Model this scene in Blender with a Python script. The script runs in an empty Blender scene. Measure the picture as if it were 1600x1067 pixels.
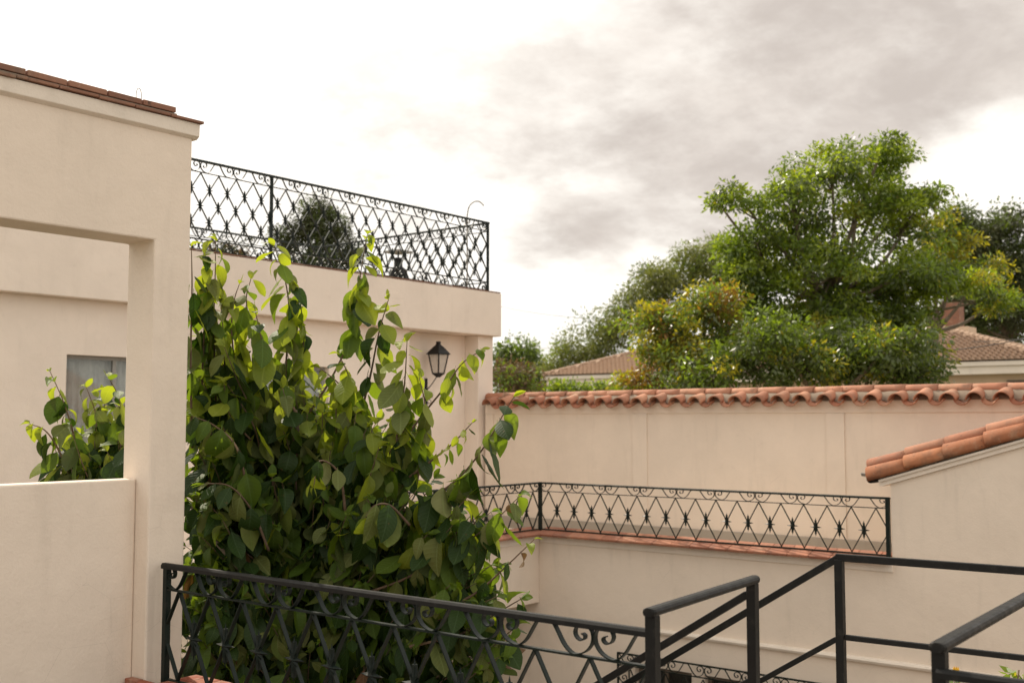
import bpy, bmesh, math, random
import numpy as np
from mathutils import Vector, Matrix
random.seed(7); RNG = np.random.default_rng(11)
S = bpy.context.scene
COL = S.collection
R = math.radians

# ------------------------------------------------------------------ camera
# world X runs away to the right along the house fronts, Y away to the left along the terrace walls, z = 0 is eye level
YAW, PITCH, FPX = R(38.5), R(4.0), 1736.0
cam_d = bpy.data.cameras.new('camera'); cam = bpy.data.objects.new('camera', cam_d); COL.objects.link(cam)
cam.location = (0, 0, 0); cam.rotation_euler = (R(90) + PITCH, 0, YAW - R(90))
cam_d.sensor_width = 36; cam_d.lens = FPX / 1600 * 36; cam_d.clip_start = .05; cam_d.clip_end = 3000
cam_d.dof.use_dof = True; cam_d.dof.focus_distance = 7.6; cam_d.dof.aperture_fstop = 2.6
S.camera = cam

# ------------------------------------------------------------------ sky, sun, exposure
SUN_B, SUN_EL = -32.0, 44.0                      # bearing from the view direction (negative = left), elevation
def bearing(deg, el=0):
    a = YAW - R(deg); return Vector((math.cos(a) * math.cos(R(el)), math.sin(a) * math.cos(R(el)), math.sin(R(el))))
SUN = bearing(SUN_B, SUN_EL)
w = bpy.data.worlds.new('World'); S.world = w; w.use_nodes = True
nt = w.node_tree; nt.nodes.clear()
def N(t, typ, **k):
    n = t.nodes.new(typ)
    for a, b in k.items(): setattr(n, a, b)
    return n
def L(t, a, b): t.links.new(a, b)
def math_n(t, op, a, b=None, c=None, clamp=False):
    n = N(t, 'ShaderNodeMath', operation=op, use_clamp=clamp)
    for i, v in enumerate((a, b, c)):
        if v is None: continue
        if isinstance(v, (int, float)): n.inputs[i].default_value = v
        else: L(t, v, n.inputs[i])
    return n.outputs[0]
def maprange(t, v, a, b, c=0., d=1., smooth=True):
    n = N(t, 'ShaderNodeMapRange'); n.interpolation_type = 'SMOOTHSTEP' if smooth else 'LINEAR'
    L(t, v, n.inputs[0])
    for i, x in enumerate((a, b, c, d)): n.inputs[i + 1].default_value = x
    return n.outputs[0]
def noise(t, vec, scale, detail=4., rough=.5, dist=0.):
    n = N(t, 'ShaderNodeTexNoise'); L(t, vec, n.inputs['Vector'])
    n.inputs['Scale'].default_value = scale; n.inputs['Detail'].default_value = detail
    n.inputs['Roughness'].default_value = rough; n.inputs['Distortion'].default_value = dist
    return n.outputs['Fac']
def mixc(t, f, a, b, blend='MIX'):
    n = N(t, 'ShaderNodeMix', data_type='RGBA', blend_type=blend)
    if isinstance(f, (int, float)): n.inputs[0].default_value = f
    else: L(t, f, n.inputs[0])
    for i, v in ((6, a), (7, b)):
        if isinstance(v, tuple): n.inputs[i].default_value = (*v, 1)
        else: L(t, v, n.inputs[i])
    return n.outputs[2]

STR = .1
sky = N(nt, 'ShaderNodeTexSky'); sky.sky_type = 'NISHITA'; sky.sun_disc = False
sky.sun_elevation = R(SUN_EL); sky.sun_rotation = math.atan2(SUN.x, SUN.y)
tc = N(nt, 'ShaderNodeTexCoord'); D = tc.outputs['Generated']
# low cloud deck: flatten the direction so that clouds lie in layers towards the horizon
sep = N(nt, 'ShaderNodeSeparateXYZ'); L(nt, D, sep.inputs[0])
zz = math_n(nt, 'ADD', math_n(nt, 'MAXIMUM', sep.outputs[2], 0.0), .30)
comb = N(nt, 'ShaderNodeCombineXYZ')
L(nt, math_n(nt, 'DIVIDE', sep.outputs[0], zz), comb.inputs[0]); L(nt, math_n(nt, 'DIVIDE', sep.outputs[1], zz), comb.inputs[1])
L(nt, math_n(nt, 'MULTIPLY', sep.outputs[2], 1.2), comb.inputs[2])
P = comb.outputs[0]
n1 = noise(nt, P, 1.3, 8, .6, .15)
n2 = noise(nt, P, 4.2, 9, .62, .1)
def towards(vec, lo, hi):
    d = N(nt, 'ShaderNodeVectorMath', operation='DOT_PRODUCT'); L(nt, D, d.inputs[0]); d.inputs[1].default_value = vec
    return maprange(nt, d.outputs['Value'], lo, hi)
def pdir(px, py):
    a, v = ray(px, py); return tuple((Vector((math.cos(YAW) + a * math.sin(YAW), math.sin(YAW) - a * math.cos(YAW), v))).normalized())
def ray(px, py):
    x = (px - 800) / FPX; y = (533.5 - py) / FPX
    h = math.cos(PITCH) - math.sin(PITCH) * y; v = math.sin(PITCH) + math.cos(PITCH) * y
    return x / h, v / h
mass = towards(pdir(1330, 20), math.cos(R(20)), math.cos(R(5)))
mass2 = towards(pdir(660, 190), math.cos(R(9)), math.cos(R(1)))
mass3 = towards(pdir(880, 420), math.cos(R(4.5)), math.cos(R(.5)))
dens = math_n(nt, 'ADD', math_n(nt, 'MULTIPLY', n1, .9), math_n(nt, 'MULTIPLY', n2, .55))
dens = math_n(nt, 'ADD', dens, math_n(nt, 'MULTIPLY', mass, .30))
dens = math_n(nt, 'ADD', dens, math_n(nt, 'MULTIPLY', mass2, .12))
dens = math_n(nt, 'ADD', dens, math_n(nt, 'MULTIPLY', mass3, .20))
low = maprange(nt, sep.outputs[2], .04, .26, .13, .0)
dens = math_n(nt, 'SUBTRACT', dens, low)
gap = towards(pdir(1560, 290), math.cos(R(4.5)), math.cos(R(.5)))
dens = math_n(nt, 'SUBTRACT', dens, math_n(nt, 'MULTIPLY', gap, .20))
grey = maprange(nt, dens, .70, 1.08)
near_sun = towards(tuple(SUN), .78, 1.0)
bright = mixc(nt, near_sun, (12.0, 11.4, 10.5), (20., 18.7, 16.8))
dark = mixc(nt, near_sun, (6.1, 5.4, 4.85), (13.2, 12.2, 11.0))
folds = maprange(nt, noise(nt, P, 3.0, 9, .62, .25), .34, .66)
dark = mixc(nt, math_n(nt, 'MULTIPLY', folds, .75), dark, mixc(nt, near_sun, (9.2, 8.4, 7.6), (15.4, 14.2, 12.8)))
bright = mixc(nt, math_n(nt, 'MULTIPLY', maprange(nt, n2, .40, .66), .5), bright, mixc(nt, near_sun, (9.6, 9.0, 8.2), (14.5, 13.5, 12.3)))
cloud = mixc(nt, grey, bright, dark)
thin = maprange(nt, sep.outputs[2], .02, .13, .22, .03)
skyc = mixc(nt, thin, cloud, sky.outputs[0])
bg = N(nt, 'ShaderNodeBackground'); L(nt, skyc, bg.inputs[0]); bg.inputs[1].default_value = STR
L(nt, bg.outputs[0], N(nt, 'ShaderNodeOutputWorld').inputs[0])
sun_d = bpy.data.lights.new('sun', 'SUN'); sun_d.energy = 4.1; sun_d.angle = R(.6); sun_d.color = (1, .89, .73)
sun = bpy.data.objects.new('sun', sun_d); COL.objects.link(sun)
sun.rotation_euler = SUN.to_track_quat('Z', 'Y').to_euler()
S.view_settings.view_transform = 'Standard'; S.view_settings.look = 'None'
S.view_settings.gamma = 1; S.view_settings.use_curve_mapping = False; S.view_settings.exposure = .11
S.render.engine = 'CYCLES'
try:
    S.cycles.max_bounces = 8; S.cycles.transparent_max_bounces = 8
except Exception: pass

def at_b(px, py, b):                              # point seen at a pixel of the photo, b metres ahead
    a, v = ray(px, py)
    return Vector((b * math.cos(YAW) + a * b * math.sin(YAW), b * math.sin(YAW) - a * b * math.cos(YAW), v * b))

# ------------------------------------------------------------------ materials
def material(name):
    m = bpy.data.materials.new(name); m.use_nodes = True; t = m.node_tree
    p = t.nodes['Principled BSDF']; g = N(t, 'ShaderNodeNewGeometry')
    return m, t, p, g.outputs['Position']
def bump(t, p, h, strength, dist=.01):
    b = N(t, 'ShaderNodeBump'); L(t, h, b.inputs['Height']); b.inputs['Strength'].default_value = strength; b.inputs['Distance'].default_value = dist
    L(t, b.outputs[0], p.inputs['Normal'])
def scaled(t, pos, s):
    m = N(t, 'ShaderNodeMapping'); L(t, pos, m.inputs[0]); m.inputs['Scale'].default_value = s; return m.outputs[0]
def stucco(name, c, dirt=(.42, .36, .29), amount=.13, rough=.85):
    m, t, p, pos = material(name)
    big = noise(t, pos, .9, 5, .6); fine = noise(t, pos, 9, 6, .65)
    streak = noise(t, scaled(t, pos, (3.5, 3.5, .5)), 1.6, 5, .6)
    c1 = mixc(t, maprange(t, big, .35, .7), c, tuple(x * .93 for x in c))
    c2 = mixc(t, maprange(t, streak, .52, .80, 0, amount), c1, dirt)
    c3 = mixc(t, maprange(t, fine, .60, .8, 0, .16), c2, dirt)
    patch = noise(t, pos, 2.6, 3, .4, 1.2)
    c3 = mixc(t, maprange(t, patch, .56, .60, 0, .10), c3, tuple(min(1, x * 1.1) for x in c))
    vo = N(t, 'ShaderNodeTexVoronoi', feature='DISTANCE_TO_EDGE'); L(t, scaled(t, pos, (.45, .45, .6)), vo.inputs['Vector'])
    crack = math_n(t, 'MULTIPLY', maprange(t, vo.outputs['Distance'], .0, .0035, 1, 0), maprange(t, noise(t, pos, .8, 2, .5), .54, .62, 0, .4))
    c3 = mixc(t, crack, c3, dirt)
    L(t, c3, p.inputs['Base Color']); p.inputs['Roughness'].default_value = rough; p.inputs['Specular IOR Level'].default_value = .25
    h = math_n(t, 'ADD', math_n(t, 'MULTIPLY', noise(t, pos, 2.2, 3, .5), 1.6), math_n(t, 'MULTIPLY', noise(t, pos, 45, 5, .6), .22))
    bump(t, p, h, .8, .014)
    return m
M = {}
M['cream'] = stucco('cream_paint', (.81, .695, .58), amount=.2)
M['pink'] = stucco('pale_pink_paint', (.83, .72, .62), amount=.14)
M['trim'] = stucco('trim_paint', (.81, .72, .62), amount=.16)
M['plinth'] = stucco('cement_plinth', (.40, .35, .29), (.28, .24, .2), .6)
M['mortar'] = stucco('mortar', (.26, .20, .15), (.12, .09, .07), .9)
M['concrete'] = stucco('concrete', (.40, .37, .33), (.25, .22, .19), .5)
M['far_wall'] = stucco('far_wall', (.62, .47, .34), amount=.15)

def clay(name, a, b, dirt, amt=.5):
    m, t, p, pos = material(name)
    oi = N(t, 'ShaderNodeObjectInfo')
    base = mixc(t, oi.outputs['Random'], a, b)
    rr = math_n(t, 'FRACT', math_n(t, 'MULTIPLY', oi.outputs['Random'], 17.3)); base = mixc(t, maprange(t, rr, .0, 1., 0, .55, False), base, tuple(x * .55 for x in b))
    base = mixc(t, maprange(t, noise(t, pos, 3.1, 4, .6), .55, .72, 0, .5), base, (.46, .33, .22))
    big = noise(t, pos, 6, 6, .65); fine = noise(t, pos, 32, 5, .7)
    c1 = mixc(t, maprange(t, big, .42, .75, 0, amt), base, dirt)
    c2 = mixc(t, maprange(t, fine, .60, .74, 0, .55), c1, (.50, .40, .31))
    c3 = mixc(t, maprange(t, noise(t, pos, 17, 4, .6), .64, .72, 0, .8), c2, (.05, .04, .03))
    L(t, c3, p.inputs['Base Color']); p.inputs['Roughness'].default_value = .8; p.inputs['Specular IOR Level'].default_value = .3
    bump(t, p, math_n(t, 'ADD', fine, big), .35, .006)
    return m
M['tile'] = clay('roof_tile_clay', (.52, .26, .16), (.44, .18, .105), (.22, .14, .10), .65)
M['verge_tile'] = clay('verge_tile_clay', (.46, .19, .09), (.34, .125, .06), (.17, .09, .055), .7)
M['coping'] = clay('coping_clay', (.47, .215, .13), (.37, .145, .09), (.17, .10, .075), .65)
M['old_tile'] = clay('old_coping_clay', (.33, .17, .11), (.27, .13, .085), (.13, .095, .075), .7)
M['brick'] = clay('brick_clay', (.42, .13, .07), (.33, .09, .05), (.50, .40, .31), .55)
M['far_tile'] = clay('far_tile_clay', (.46, .31, .21), (.38, .25, .17), (.22, .16, .12), .6)

def iron(name, c, rough, metallic=.0):
    m, t, p, pos = material(name)
    n = noise(t, pos, 14, 5, .7); f = noise(t, pos, 90, 3, .6)
    L(t, mixc(t, maprange(t, n, .5, .8, 0, .5), c, (.05, .045, .038)), p.inputs['Base Color'])
    L(t, maprange(t, n, .3, .8, rough - .08, rough + .2), p.inputs['Roughness'])
    p.inputs['Metallic'].default_value = metallic; p.inputs['Specular IOR Level'].default_value = .24
    bump(t, p, math_n(t, 'ADD', n, f), .12, .002)
    return m
M['iron'] = iron('green_black_iron', (.006, .012, .009), .46)
M['rail'] = iron('worn_black_rail', (.008, .008, .0075), .5)
M['dark'] = iron('dark_iron', (.012, .012, .012), .5)
M['steel'] = iron('grey_pipe', (.30, .29, .27), .4)

def plain(name, c, rough=.7, **k):
    m, t, p, pos = material(name)
    n = noise(t, pos, 5, 5, .6)
    L(t, mixc(t, maprange(t, n, .35, .75), c, tuple(x * .78 for x in c)), p.inputs['Base Color'])
    p.inputs['Roughness'].default_value = rough
    for a, b in k.items(): p.inputs[a].default_value = b
    return m
M['ground'] = plain('garden_ground', (.13, .12, .07), .95)
M['paving'] = clay('court_paving', (.20, .155, .12), (.17, .13, .10), (.18, .14, .1), .5)
M['window_wood'] = plain('window_wood', (.16, .12, .085), .55)
M['curtain'] = plain('curtain_cloth', (.70, .66, .62), .9)
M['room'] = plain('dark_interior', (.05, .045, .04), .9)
M['petal'] = plain('yellow_petal', (.80, .50, .02), .6)
M['glazing'] = plain('frosted_glass', (.62, .55, .48), .25, Alpha=.55)
g_, gt, gp, _ = material('window_glass'); M['glass'] = g_
gp.inputs['Base Color'].default_value = (.9, .95, .95, 1); gp.inputs['Roughness'].default_value = .03
gp.inputs['Transmission Weight'].default_value = 1; gp.inputs['IOR'].default_value = 1.45
M['bark'] = clay('grey_bark', (.20, .155, .115), (.16, .12, .085), (.30, .26, .21), .5)
M['twig'] = clay('brown_twig', (.17, .11, .07), (.14, .09, .055), (.10, .07, .05), .5)

def leaf_mat(name, top, under, trans, rough=.42, t_amt=.42, spots=0., spec=.4, vary=.35, veins=False):
    m, t, p, pos = material(name)
    g = N(t, 'ShaderNodeNewGeometry')
    n = noise(t, pos, 7, 3, .5); n2 = noise(t, pos, 1.7, 2, .5)
    c = mixc(t, g.outputs['Backfacing'], top, under)
    c = mixc(t, maprange(t, n, .35, .7, 0, vary), c, tuple(x * .55 for x in top))
    c = mixc(t, maprange(t, n2, .4, .65, 0, vary), c, (top[0] * 1.5, top[1] * 1.2, top[2]))
    if spots: c = mixc(t, maprange(t, noise(t, pos, 20, 4, .6), .66, .72, 0, spots), c, (.16, .07, .025))
    if veins:                                         # midrib and side veins, from the leaf's own coordinates
        uv = N(t, 'ShaderNodeTexCoord').outputs['UV']; sp_ = N(t, 'ShaderNodeSeparateXYZ'); L(t, uv, sp_.inputs[0])
        au = math_n(t, 'ABSOLUTE', sp_.outputs[0])
        rib = maprange(t, au, .02, .07, 1, 0)
        ph = math_n(t, 'SINE', math_n(t, 'MULTIPLY', math_n(t, 'SUBTRACT', sp_.outputs[1], math_n(t, 'MULTIPLY', au, .22)), 56.))
        side = math_n(t, 'MULTIPLY', maprange(t, ph, .80, 1.0), .45)
        v_ = math_n(t, 'MAXIMUM', rib, side)
        c = mixc(t, math_n(t, 'MULTIPLY', v_, .5), c, tuple(min(.5, x * 2.0 + .03) for x in top))
        bump(t, p, math_n(t, 'ADD', math_n(t, 'MULTIPLY', ph, .3), v_), .35, .004)
    L(t, c, p.inputs['Base Color']); p.inputs['Roughness'].default_value = rough; p.inputs['Specular IOR Level'].default_value = spec
    tr = N(t, 'ShaderNodeBsdfTranslucent'); tr.inputs[0].default_value = (*trans, 1)
    mx = N(t, 'ShaderNodeMixShader'); mx.inputs[0].default_value = t_amt
    L(t, p.outputs[0], mx.inputs[1]); L(t, tr.outputs[0], mx.inputs[2])
    L(t, mx.outputs[0], t.nodes['Material Output'].inputs[0])
    return m
M['leaf_old_shaded'] = leaf_mat('leaf_old_shaded', (.020, .043, .008), (.10, .115, .04), (.07, .15, .008), .5, .24, .5, spec=.2, veins=True)  # old-leaf green, darkened further to paint in the shade low in the shrub
M['leaf_mid'] = leaf_mat('leaf_mid', (.068, .118, .016), (.17, .19, .055), (.26, .38, .015), .52, .42, .5, spec=.24, veins=True)
M['leaf_young'] = leaf_mat('leaf_young', (.20, .26, .03), (.28, .31, .07), (.46, .54, .02), .5, .5, .25, veins=True)
M['leaf_grey'] = leaf_mat('leaf_grey', (.12, .145, .04), (.21, .215, .085), (.20, .25, .03), .6, .30, .6, spec=.25, veins=True)
M['leaf_dry'] = leaf_mat('leaf_dry', (.13, .065, .03), (.17, .11, .065), (.22, .12, .02), .7, .2, .8, veins=True)
LEAFS = ['leaf_old_shaded', 'leaf_mid', 'leaf_young', 'leaf_grey', 'leaf_dry']
M['t_dark'] = leaf_mat('tree_leaf_dark', (.058, .082, .018), (.10, .13, .04), (.15, .22, .010), .33, .3, spec=.6)
M['t_green'] = leaf_mat('tree_leaf_green', (.095, .145, .02), (.14, .19, .05), (.29, .42, .014), .35, .4, spec=.6)
M['t_yellow'] = leaf_mat('tree_leaf_yellow', (.19, .20, .022), (.22, .22, .05), (.55, .48, .015), .4, .45)
M['t_lime'] = leaf_mat('tree_leaf_lime', (.155, .205, .022), (.20, .24, .05), (.42, .54, .014), .35, .45, spec=.6)
M['t_rust'] = leaf_mat('tree_leaf_rust', (.17, .10, .025), (.18, .12, .04), (.40, .22, .015), .5, .4)
M['t_fine'] = leaf_mat('tree_leaf_fine', (.12, .145, .045), (.15, .17, .06), (.26, .29, .035), .5, .35)
M['t_pine'] = leaf_mat('tree_leaf_pine', (.050, .058, .020), (.07, .08, .03), (.09, .10, .015), .6, .2)
M['t_dry'] = leaf_mat('tree_leaf_dry', (.16, .11, .06), (.18, .13, .08), (.2, .12, .04), .7, .3)

# ------------------------------------------------------------------ mesh helpers
class MB:
    def __init__(s): s.v = []; s.f = []; s.mi = []; s.cur = 0
    def add(s, vs, fs):
        o = len(s.v); s.v += [tuple(x) for x in vs]; s.f += [tuple(i + o for i in f) for f in fs]; s.mi += [s.cur] * len(fs)
    def box(s, x0, x1, y0, y1, z0, z1):
        s.add([(x0, y0, z0), (x1, y0, z0), (x1, y1, z0), (x0, y1, z0), (x0, y0, z1), (x1, y0, z1), (x1, y1, z1), (x0, y1, z1)],
              [(0, 3, 2, 1), (4, 5, 6, 7), (0, 1, 5, 4), (1, 2, 6, 5), (2, 3, 7, 6), (3, 0, 4, 7)])
    def prism(s, poly, fn):                       # poly: 2D points; fn(p, k) -> 3D for k = 0, 1
        n = len(poly); a = [fn(p, 0) for p in poly]; b = [fn(p, 1) for p in poly]
        s.add(a + b, [tuple(range(n))[::-1], tuple(range(n, 2 * n))] + [(i, (i + 1) % n, n + (i + 1) % n, n + i) for i in range(n)])
    def bar(s, p, q, w, d, side=Vector((0, 1, 0))):   # rectangular bar; d is its size along side
        p = Vector(p); q = Vector(q); t = (q - p).normalized(); side = (side - t * side.dot(t)).normalized(); n = t.cross(side)
        a = side * d / 2; b = n * w / 2
        vs = [p - a - b, p + a - b, p + a + b, p - a + b, q - a - b, q + a - b, q + a + b, q - a + b]
        s.add(vs, [(0, 3, 2, 1), (4, 5, 6, 7), (0, 1, 5, 4), (1, 2, 6, 5), (2, 3, 7, 6), (3, 0, 4, 7)])
    def sweep(s, pts, prof, side=None, cap=True):  # prof: list of (u, v) in (side, normal) frame, or function of index
        pts = [Vector(p) for p in pts]; rings = []
        for i, p in enumerate(pts):
            t = (pts[min(i + 1, len(pts) - 1)] - pts[max(i - 1, 0)]).normalized()
            sd = Vector(side) if side is not None else (Vector((0, 0, 1)) if abs(t.z) < .9 else Vector((1, 0, 0)))
            sd = (sd - t * sd.dot(t)).normalized(); n = t.cross(sd)
            pr = prof(i) if callable(prof) else prof
            rings.append([p + sd * u + n * v for u, v in pr])
        k = len(rings[0]); vs = [v for r in rings for v in r]; fs = []
        for i in range(len(rings) - 1):
            for j in range(k): fs.append((i * k + j, i * k + (j + 1) % k, (i + 1) * k + (j + 1) % k, (i + 1) * k + j))
        if cap: fs += [tuple(range(k))[::-1], tuple(range((len(rings) - 1) * k, len(rings) * k))]
        s.add(vs, fs)
    def tube(s, pts, r, k=8):
        rr = r if callable(r) else (lambda i: r)
        s.sweep(pts, lambda i: [(rr(i) * math.cos(2 * math.pi * j / k), rr(i) * math.sin(2 * math.pi * j / k)) for j in range(k)])
    def lathe(s, prof, c=(0, 0, 0), k=16):
        vs = []; fs = []
        for r, z in prof:
            for j in range(k):
                a = 2 * math.pi * j / k; vs.append((c[0] + r * math.cos(a), c[1] + r * math.sin(a), c[2] + z))
        for i in range(len(prof) - 1):
            for j in range(k): fs.append((i * k + j, i * k + (j + 1) % k, (i + 1) * k + (j + 1) % k, (i + 1) * k + j))
        fs += [tuple(range(k))[::-1], tuple(range((len(prof) - 1) * k, len(prof) * k))]
        s.add(vs, fs)
    def mesh(s, name, mats, smooth=False):
        me = bpy.data.meshes.new(name); me.from_pydata(s.v, [], s.f)
        for m in (mats if isinstance(mats, (list, tuple)) else [mats]): me.materials.append(M[m])
        if any(s.mi): me.polygons.foreach_set('material_index', s.mi)
        if smooth: me.polygons.foreach_set('use_smooth', [True] * len(s.f))
        me.update(); return me
def fix(me):
    b = bmesh.new(); b.from_mesh(me); bmesh.ops.recalc_face_normals(b, faces=b.faces); b.to_mesh(me); b.free(); return me
def obj(name, me, parent=None, loc=None, rot=None, bevel=0, **props):
    o = bpy.data.objects.new(name, me); COL.objects.link(o)
    if parent: o.parent = parent
    if loc is not None: o.location = loc
    if rot is not None: o.rotation_euler = rot
    if bevel:
        b = o.modifiers.new('bevel', 'BEVEL'); b.width = bevel; b.segments = 2; b.limit_method = 'ANGLE'
    for k, v in props.items(): o[k] = v
    return o
def thing(name, label, cat, loc=(0, 0, 0), rz=0, group=None):
    o = bpy.data.objects.new(name, None); COL.objects.link(o); o.location = loc; o.rotation_euler = (0, 0, rz)
    o['label'] = label; o['category'] = cat
    if group: o['group'] = group
    return o
def boxobj(name, mat, parent, *b, bevel=.008, **k):
    m = MB(); m.box(*b); return obj(name, m.mesh(name, mat), parent, bevel=bevel, **k)
def catmull(pts, n=6):
    pts = [Vector(p) for p in pts]; P = [pts[0] * 2 - pts[1]] + pts + [pts[-1] * 2 - pts[-2]]; out = []
    for i in range(1, len(P) - 2):
        for j in range(n):
            t = j / n; a, b, c, d = P[i - 1], P[i], P[i + 1], P[i + 2]
            out.append(.5 * ((2 * b) + (c - a) * t + (2 * a - 5 * b + 4 * c - d) * t * t + (3 * b - a - 3 * c + d) * t ** 3))
    out.append(P[-2]); return out

GZ = -5.2                                           # courtyard level
BASE = -1.69                                        # level the iron railings stand on

# ------------------------------------------------------------------ ground
g = MB(); g.box(-1500, 1500, -1500, 1500, GZ - .5, GZ - .02); obj('ground', g.mesh('ground', 'ground'), kind='structure')
g = MB(); g.box(4.7, 13.5, -8, 13.0, GZ - .3, GZ); obj('courtyard_floor', g.mesh('courtyard_floor', 'paving'), kind='structure')
g = MB(); g.box(-6, 4.2, -8, 6.55, -2.1, -1.86); obj('terrace_floor', g.mesh('terrace_floor', 'paving'), kind='structure')
g = MB(); g.box(3.9, 4.55, -8, 6.74, GZ, -2.1); g.box(4.2, 4.55, -8, 6.74, -2.1, -1.76)
t = thing('retaining_wall', 'cream retaining wall under the nearest railing and its brick curb', 'wall')
obj('wall_body', g.mesh('wall_body', 'cream'), t)

# ------------------------------------------------------------------ portico wall at the left edge
T = thing('portico_wall', 'cream portico wall with square pier and open bay beside the shrub', 'wall', (4.4, 6.43, GZ))
def PT(x, y, z): return (x - 4.4, y - 6.43, z - GZ)
m = MB(); ZT = 2.00
m.prism([(1.2, 1.19), (4.26, 1.19), (4.26, -1.86), (4.54, -1.86), (4.54, ZT), (1.2, ZT)], lambda p, k: PT(p[0], 6.43 + .31 * k, p[1]))
me = fix(m.mesh('pier_and_lintel', 'cream')); obj('pier_and_lintel', me, T, bevel=.012)
m = MB(); m.box(*[v for v in (1.2 - 4.4, 4.258 - 4.4, .145, .29, GZ - GZ, -.394 - GZ)]); obj('low_wall', m.mesh('low_wall', 'cream'), T, bevel=.012)
m = MB(); m.box(4.262 - 4.4, 4.538 - 4.4, .002, .308, 0, -1.86 - GZ); obj('pier_base', m.mesh('pier_base', 'cream'), T)
m = MB(); m.prism([(-.0, 1.925), (-.03, 1.94), (-.035, 2.03), (.345, 2.03), (.34, 1.94), (.312, 1.925), (.312, 1.90), (0, 1.90)][:0] or
                  [(-.002, 1.925), (-.032, 1.945), (-.036, 2.032), (.346, 2.032), (.342, 1.945), (.312, 1.925)],
                  lambda p, k: PT((1.15, 4.575)[k], 6.43 + p[0], p[1]))
obj('cornice', fix(m.mesh('cornice', 'trim')), T, bevel=.004)
# thin paving tiles over the cornice, then a course of bricks on top, set back
x = 4.60; k = 0
while x > 1.2:
    wd = .27 + random.uniform(-.01, .01); m = MB(); m.box(0, wd - .008, 0, .44, 0, .018)
    obj('tile', m.mesh('tile', 'old_tile'), T, loc=PT(x - wd, 6.375, 2.036 + random.uniform(-.003, .003)), rot=(0, random.uniform(-.006, .006), random.uniform(-.01, .01)), bevel=.003)
    x -= wd
x = 4.40; mb = MB(); mb.box(1.2 - 4.4, 4.40 - 4.4, -.02, .33, 2.058 - GZ, 2.072 - GZ); obj('mortar_bed', mb.mesh('mortar_bed', 'mortar'), T, bevel=.004)
while x > 1.2:
    wd = .265 + random.uniform(-.01, .01); m = MB(); m.box(0, wd - .014, 0, .38, 0, .037)
    obj('brick', m.mesh('brick', 'old_tile'), T, loc=PT(x - wd, 6.40 + random.uniform(-.006, .006), 2.074), rot=(0, random.uniform(-.008, .008), random.uniform(-.02, .02)), bevel=.004)
    x -= wd
lp = catmull([(-.018, 0, 0), (-.02, 0, .05), (-.012, 0, .085), (0, 0, .095), (.012, 0, .085), (.02, 0, .05), (.018, 0, 0)], 4)
m = MB(); m.tube(lp, .0028, 6)
o = obj('wire_loop', m.mesh('wire_loop', 'steel', True), None, loc=(4.16, 6.50, 2.114)); o['label'] = 'small bent wire loop standing on the brick parapet of the portico'; o['category'] = 'wire'

# brick curb under the near railing
T = thing('brick_curb', 'red brick curb smeared with whitewash under the near railing', 'curb', (4.35, 6.4, -1.745))
y = 6.56
while y > -1.5:
    wd = .135
    for (x0, x1) in ((4.19, 4.40), (4.408, 4.55)):
        if y > 6.42 and x1 > 4.25:
            if x0 > 4.3: continue
            x1 = 4.25
        m = MB(); m.box(x0 - 4.35, x1 - 4.35, 0, wd - .008, 0, .068)
        obj('brick', m.mesh('brick', 'brick'), T, loc=(0, y - wd - 6.4, random.uniform(-.003, .003)), bevel=.006)
    y -= wd

# ------------------------------------------------------------------ iron railings
def scroll_pts():
    h = [(.245, .190), (.215, .135), (.175, .055), (.14, .014), (.105, .0), (.05, .022), (.014, .07), (.006, .125), (.022, .168), (.055, .186), (.092, .172), (.108, .137), (.098, .103), (.074, .088), (.054, .1), (.052, .12), (.066, .13)]
    return [Vector((x, 0, z / .19)) for x, z in h]
def scroll_mesh(hh, depth, thick, mat, flip):
    pts = catmull([Vector((p.x, 0, p.z * hh)) for p in scroll_pts()], 3)
    if flip: pts = [Vector((-p.x, 0, p.z)) for p in pts]
    m = MB(); m.sweep(pts, [(-depth / 2, -thick / 2), (depth / 2, -thick / 2), (depth / 2, thick / 2), (-depth / 2, thick / 2)], side=(0, 1, 0))
    return fix(m.mesh('scroll', mat))
def star_mesh(s, mat):
    m = MB()
    def spike(d, ln, wd, th):
        d = Vector(d); a = Vector((0, 1, 0)); b = d.cross(a).normalized()
        c = d * ln * .30
        vs = [Vector((0, 0, 0)) - a * th, c + b * wd, c + a * th, c - b * wd, c - a * th, d * ln, Vector((0, 0, 0)) + a * th]
        m.add(vs, [(0, 1, 4), (0, 4, 3), (6, 2, 1), (6, 3, 2), (0, 6, 1), (6, 0, 3), (1, 5, 4), (4, 5, 3), (1, 2, 5), (2, 3, 5)])
    m.box(-.009 * s, .009 * s, -.010 * s, .010 * s, -.085 * s, .085 * s)
    for d in ((0, 0, 1), (0, 0, -1)): spike(d, .115 * s, .020 * s, .017 * s)
    for d in ((1, 0, 0), (-1, 0, 0)): spike(d, .078 * s, .012 * s, .016 * s)
    for a in (45, 135, 225, 315): spike((math.cos(R(a)), 0, math.sin(R(a))), .045 * s, .014 * s, .016 * s)
    m.lathe([(.001, -.02 * s), (.014 * s, -.014 * s), (.02 * s, 0), (.014 * s, .014 * s), (.001, .02 * s)], k=8)
    return fix(m.mesh('star', mat))
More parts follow.
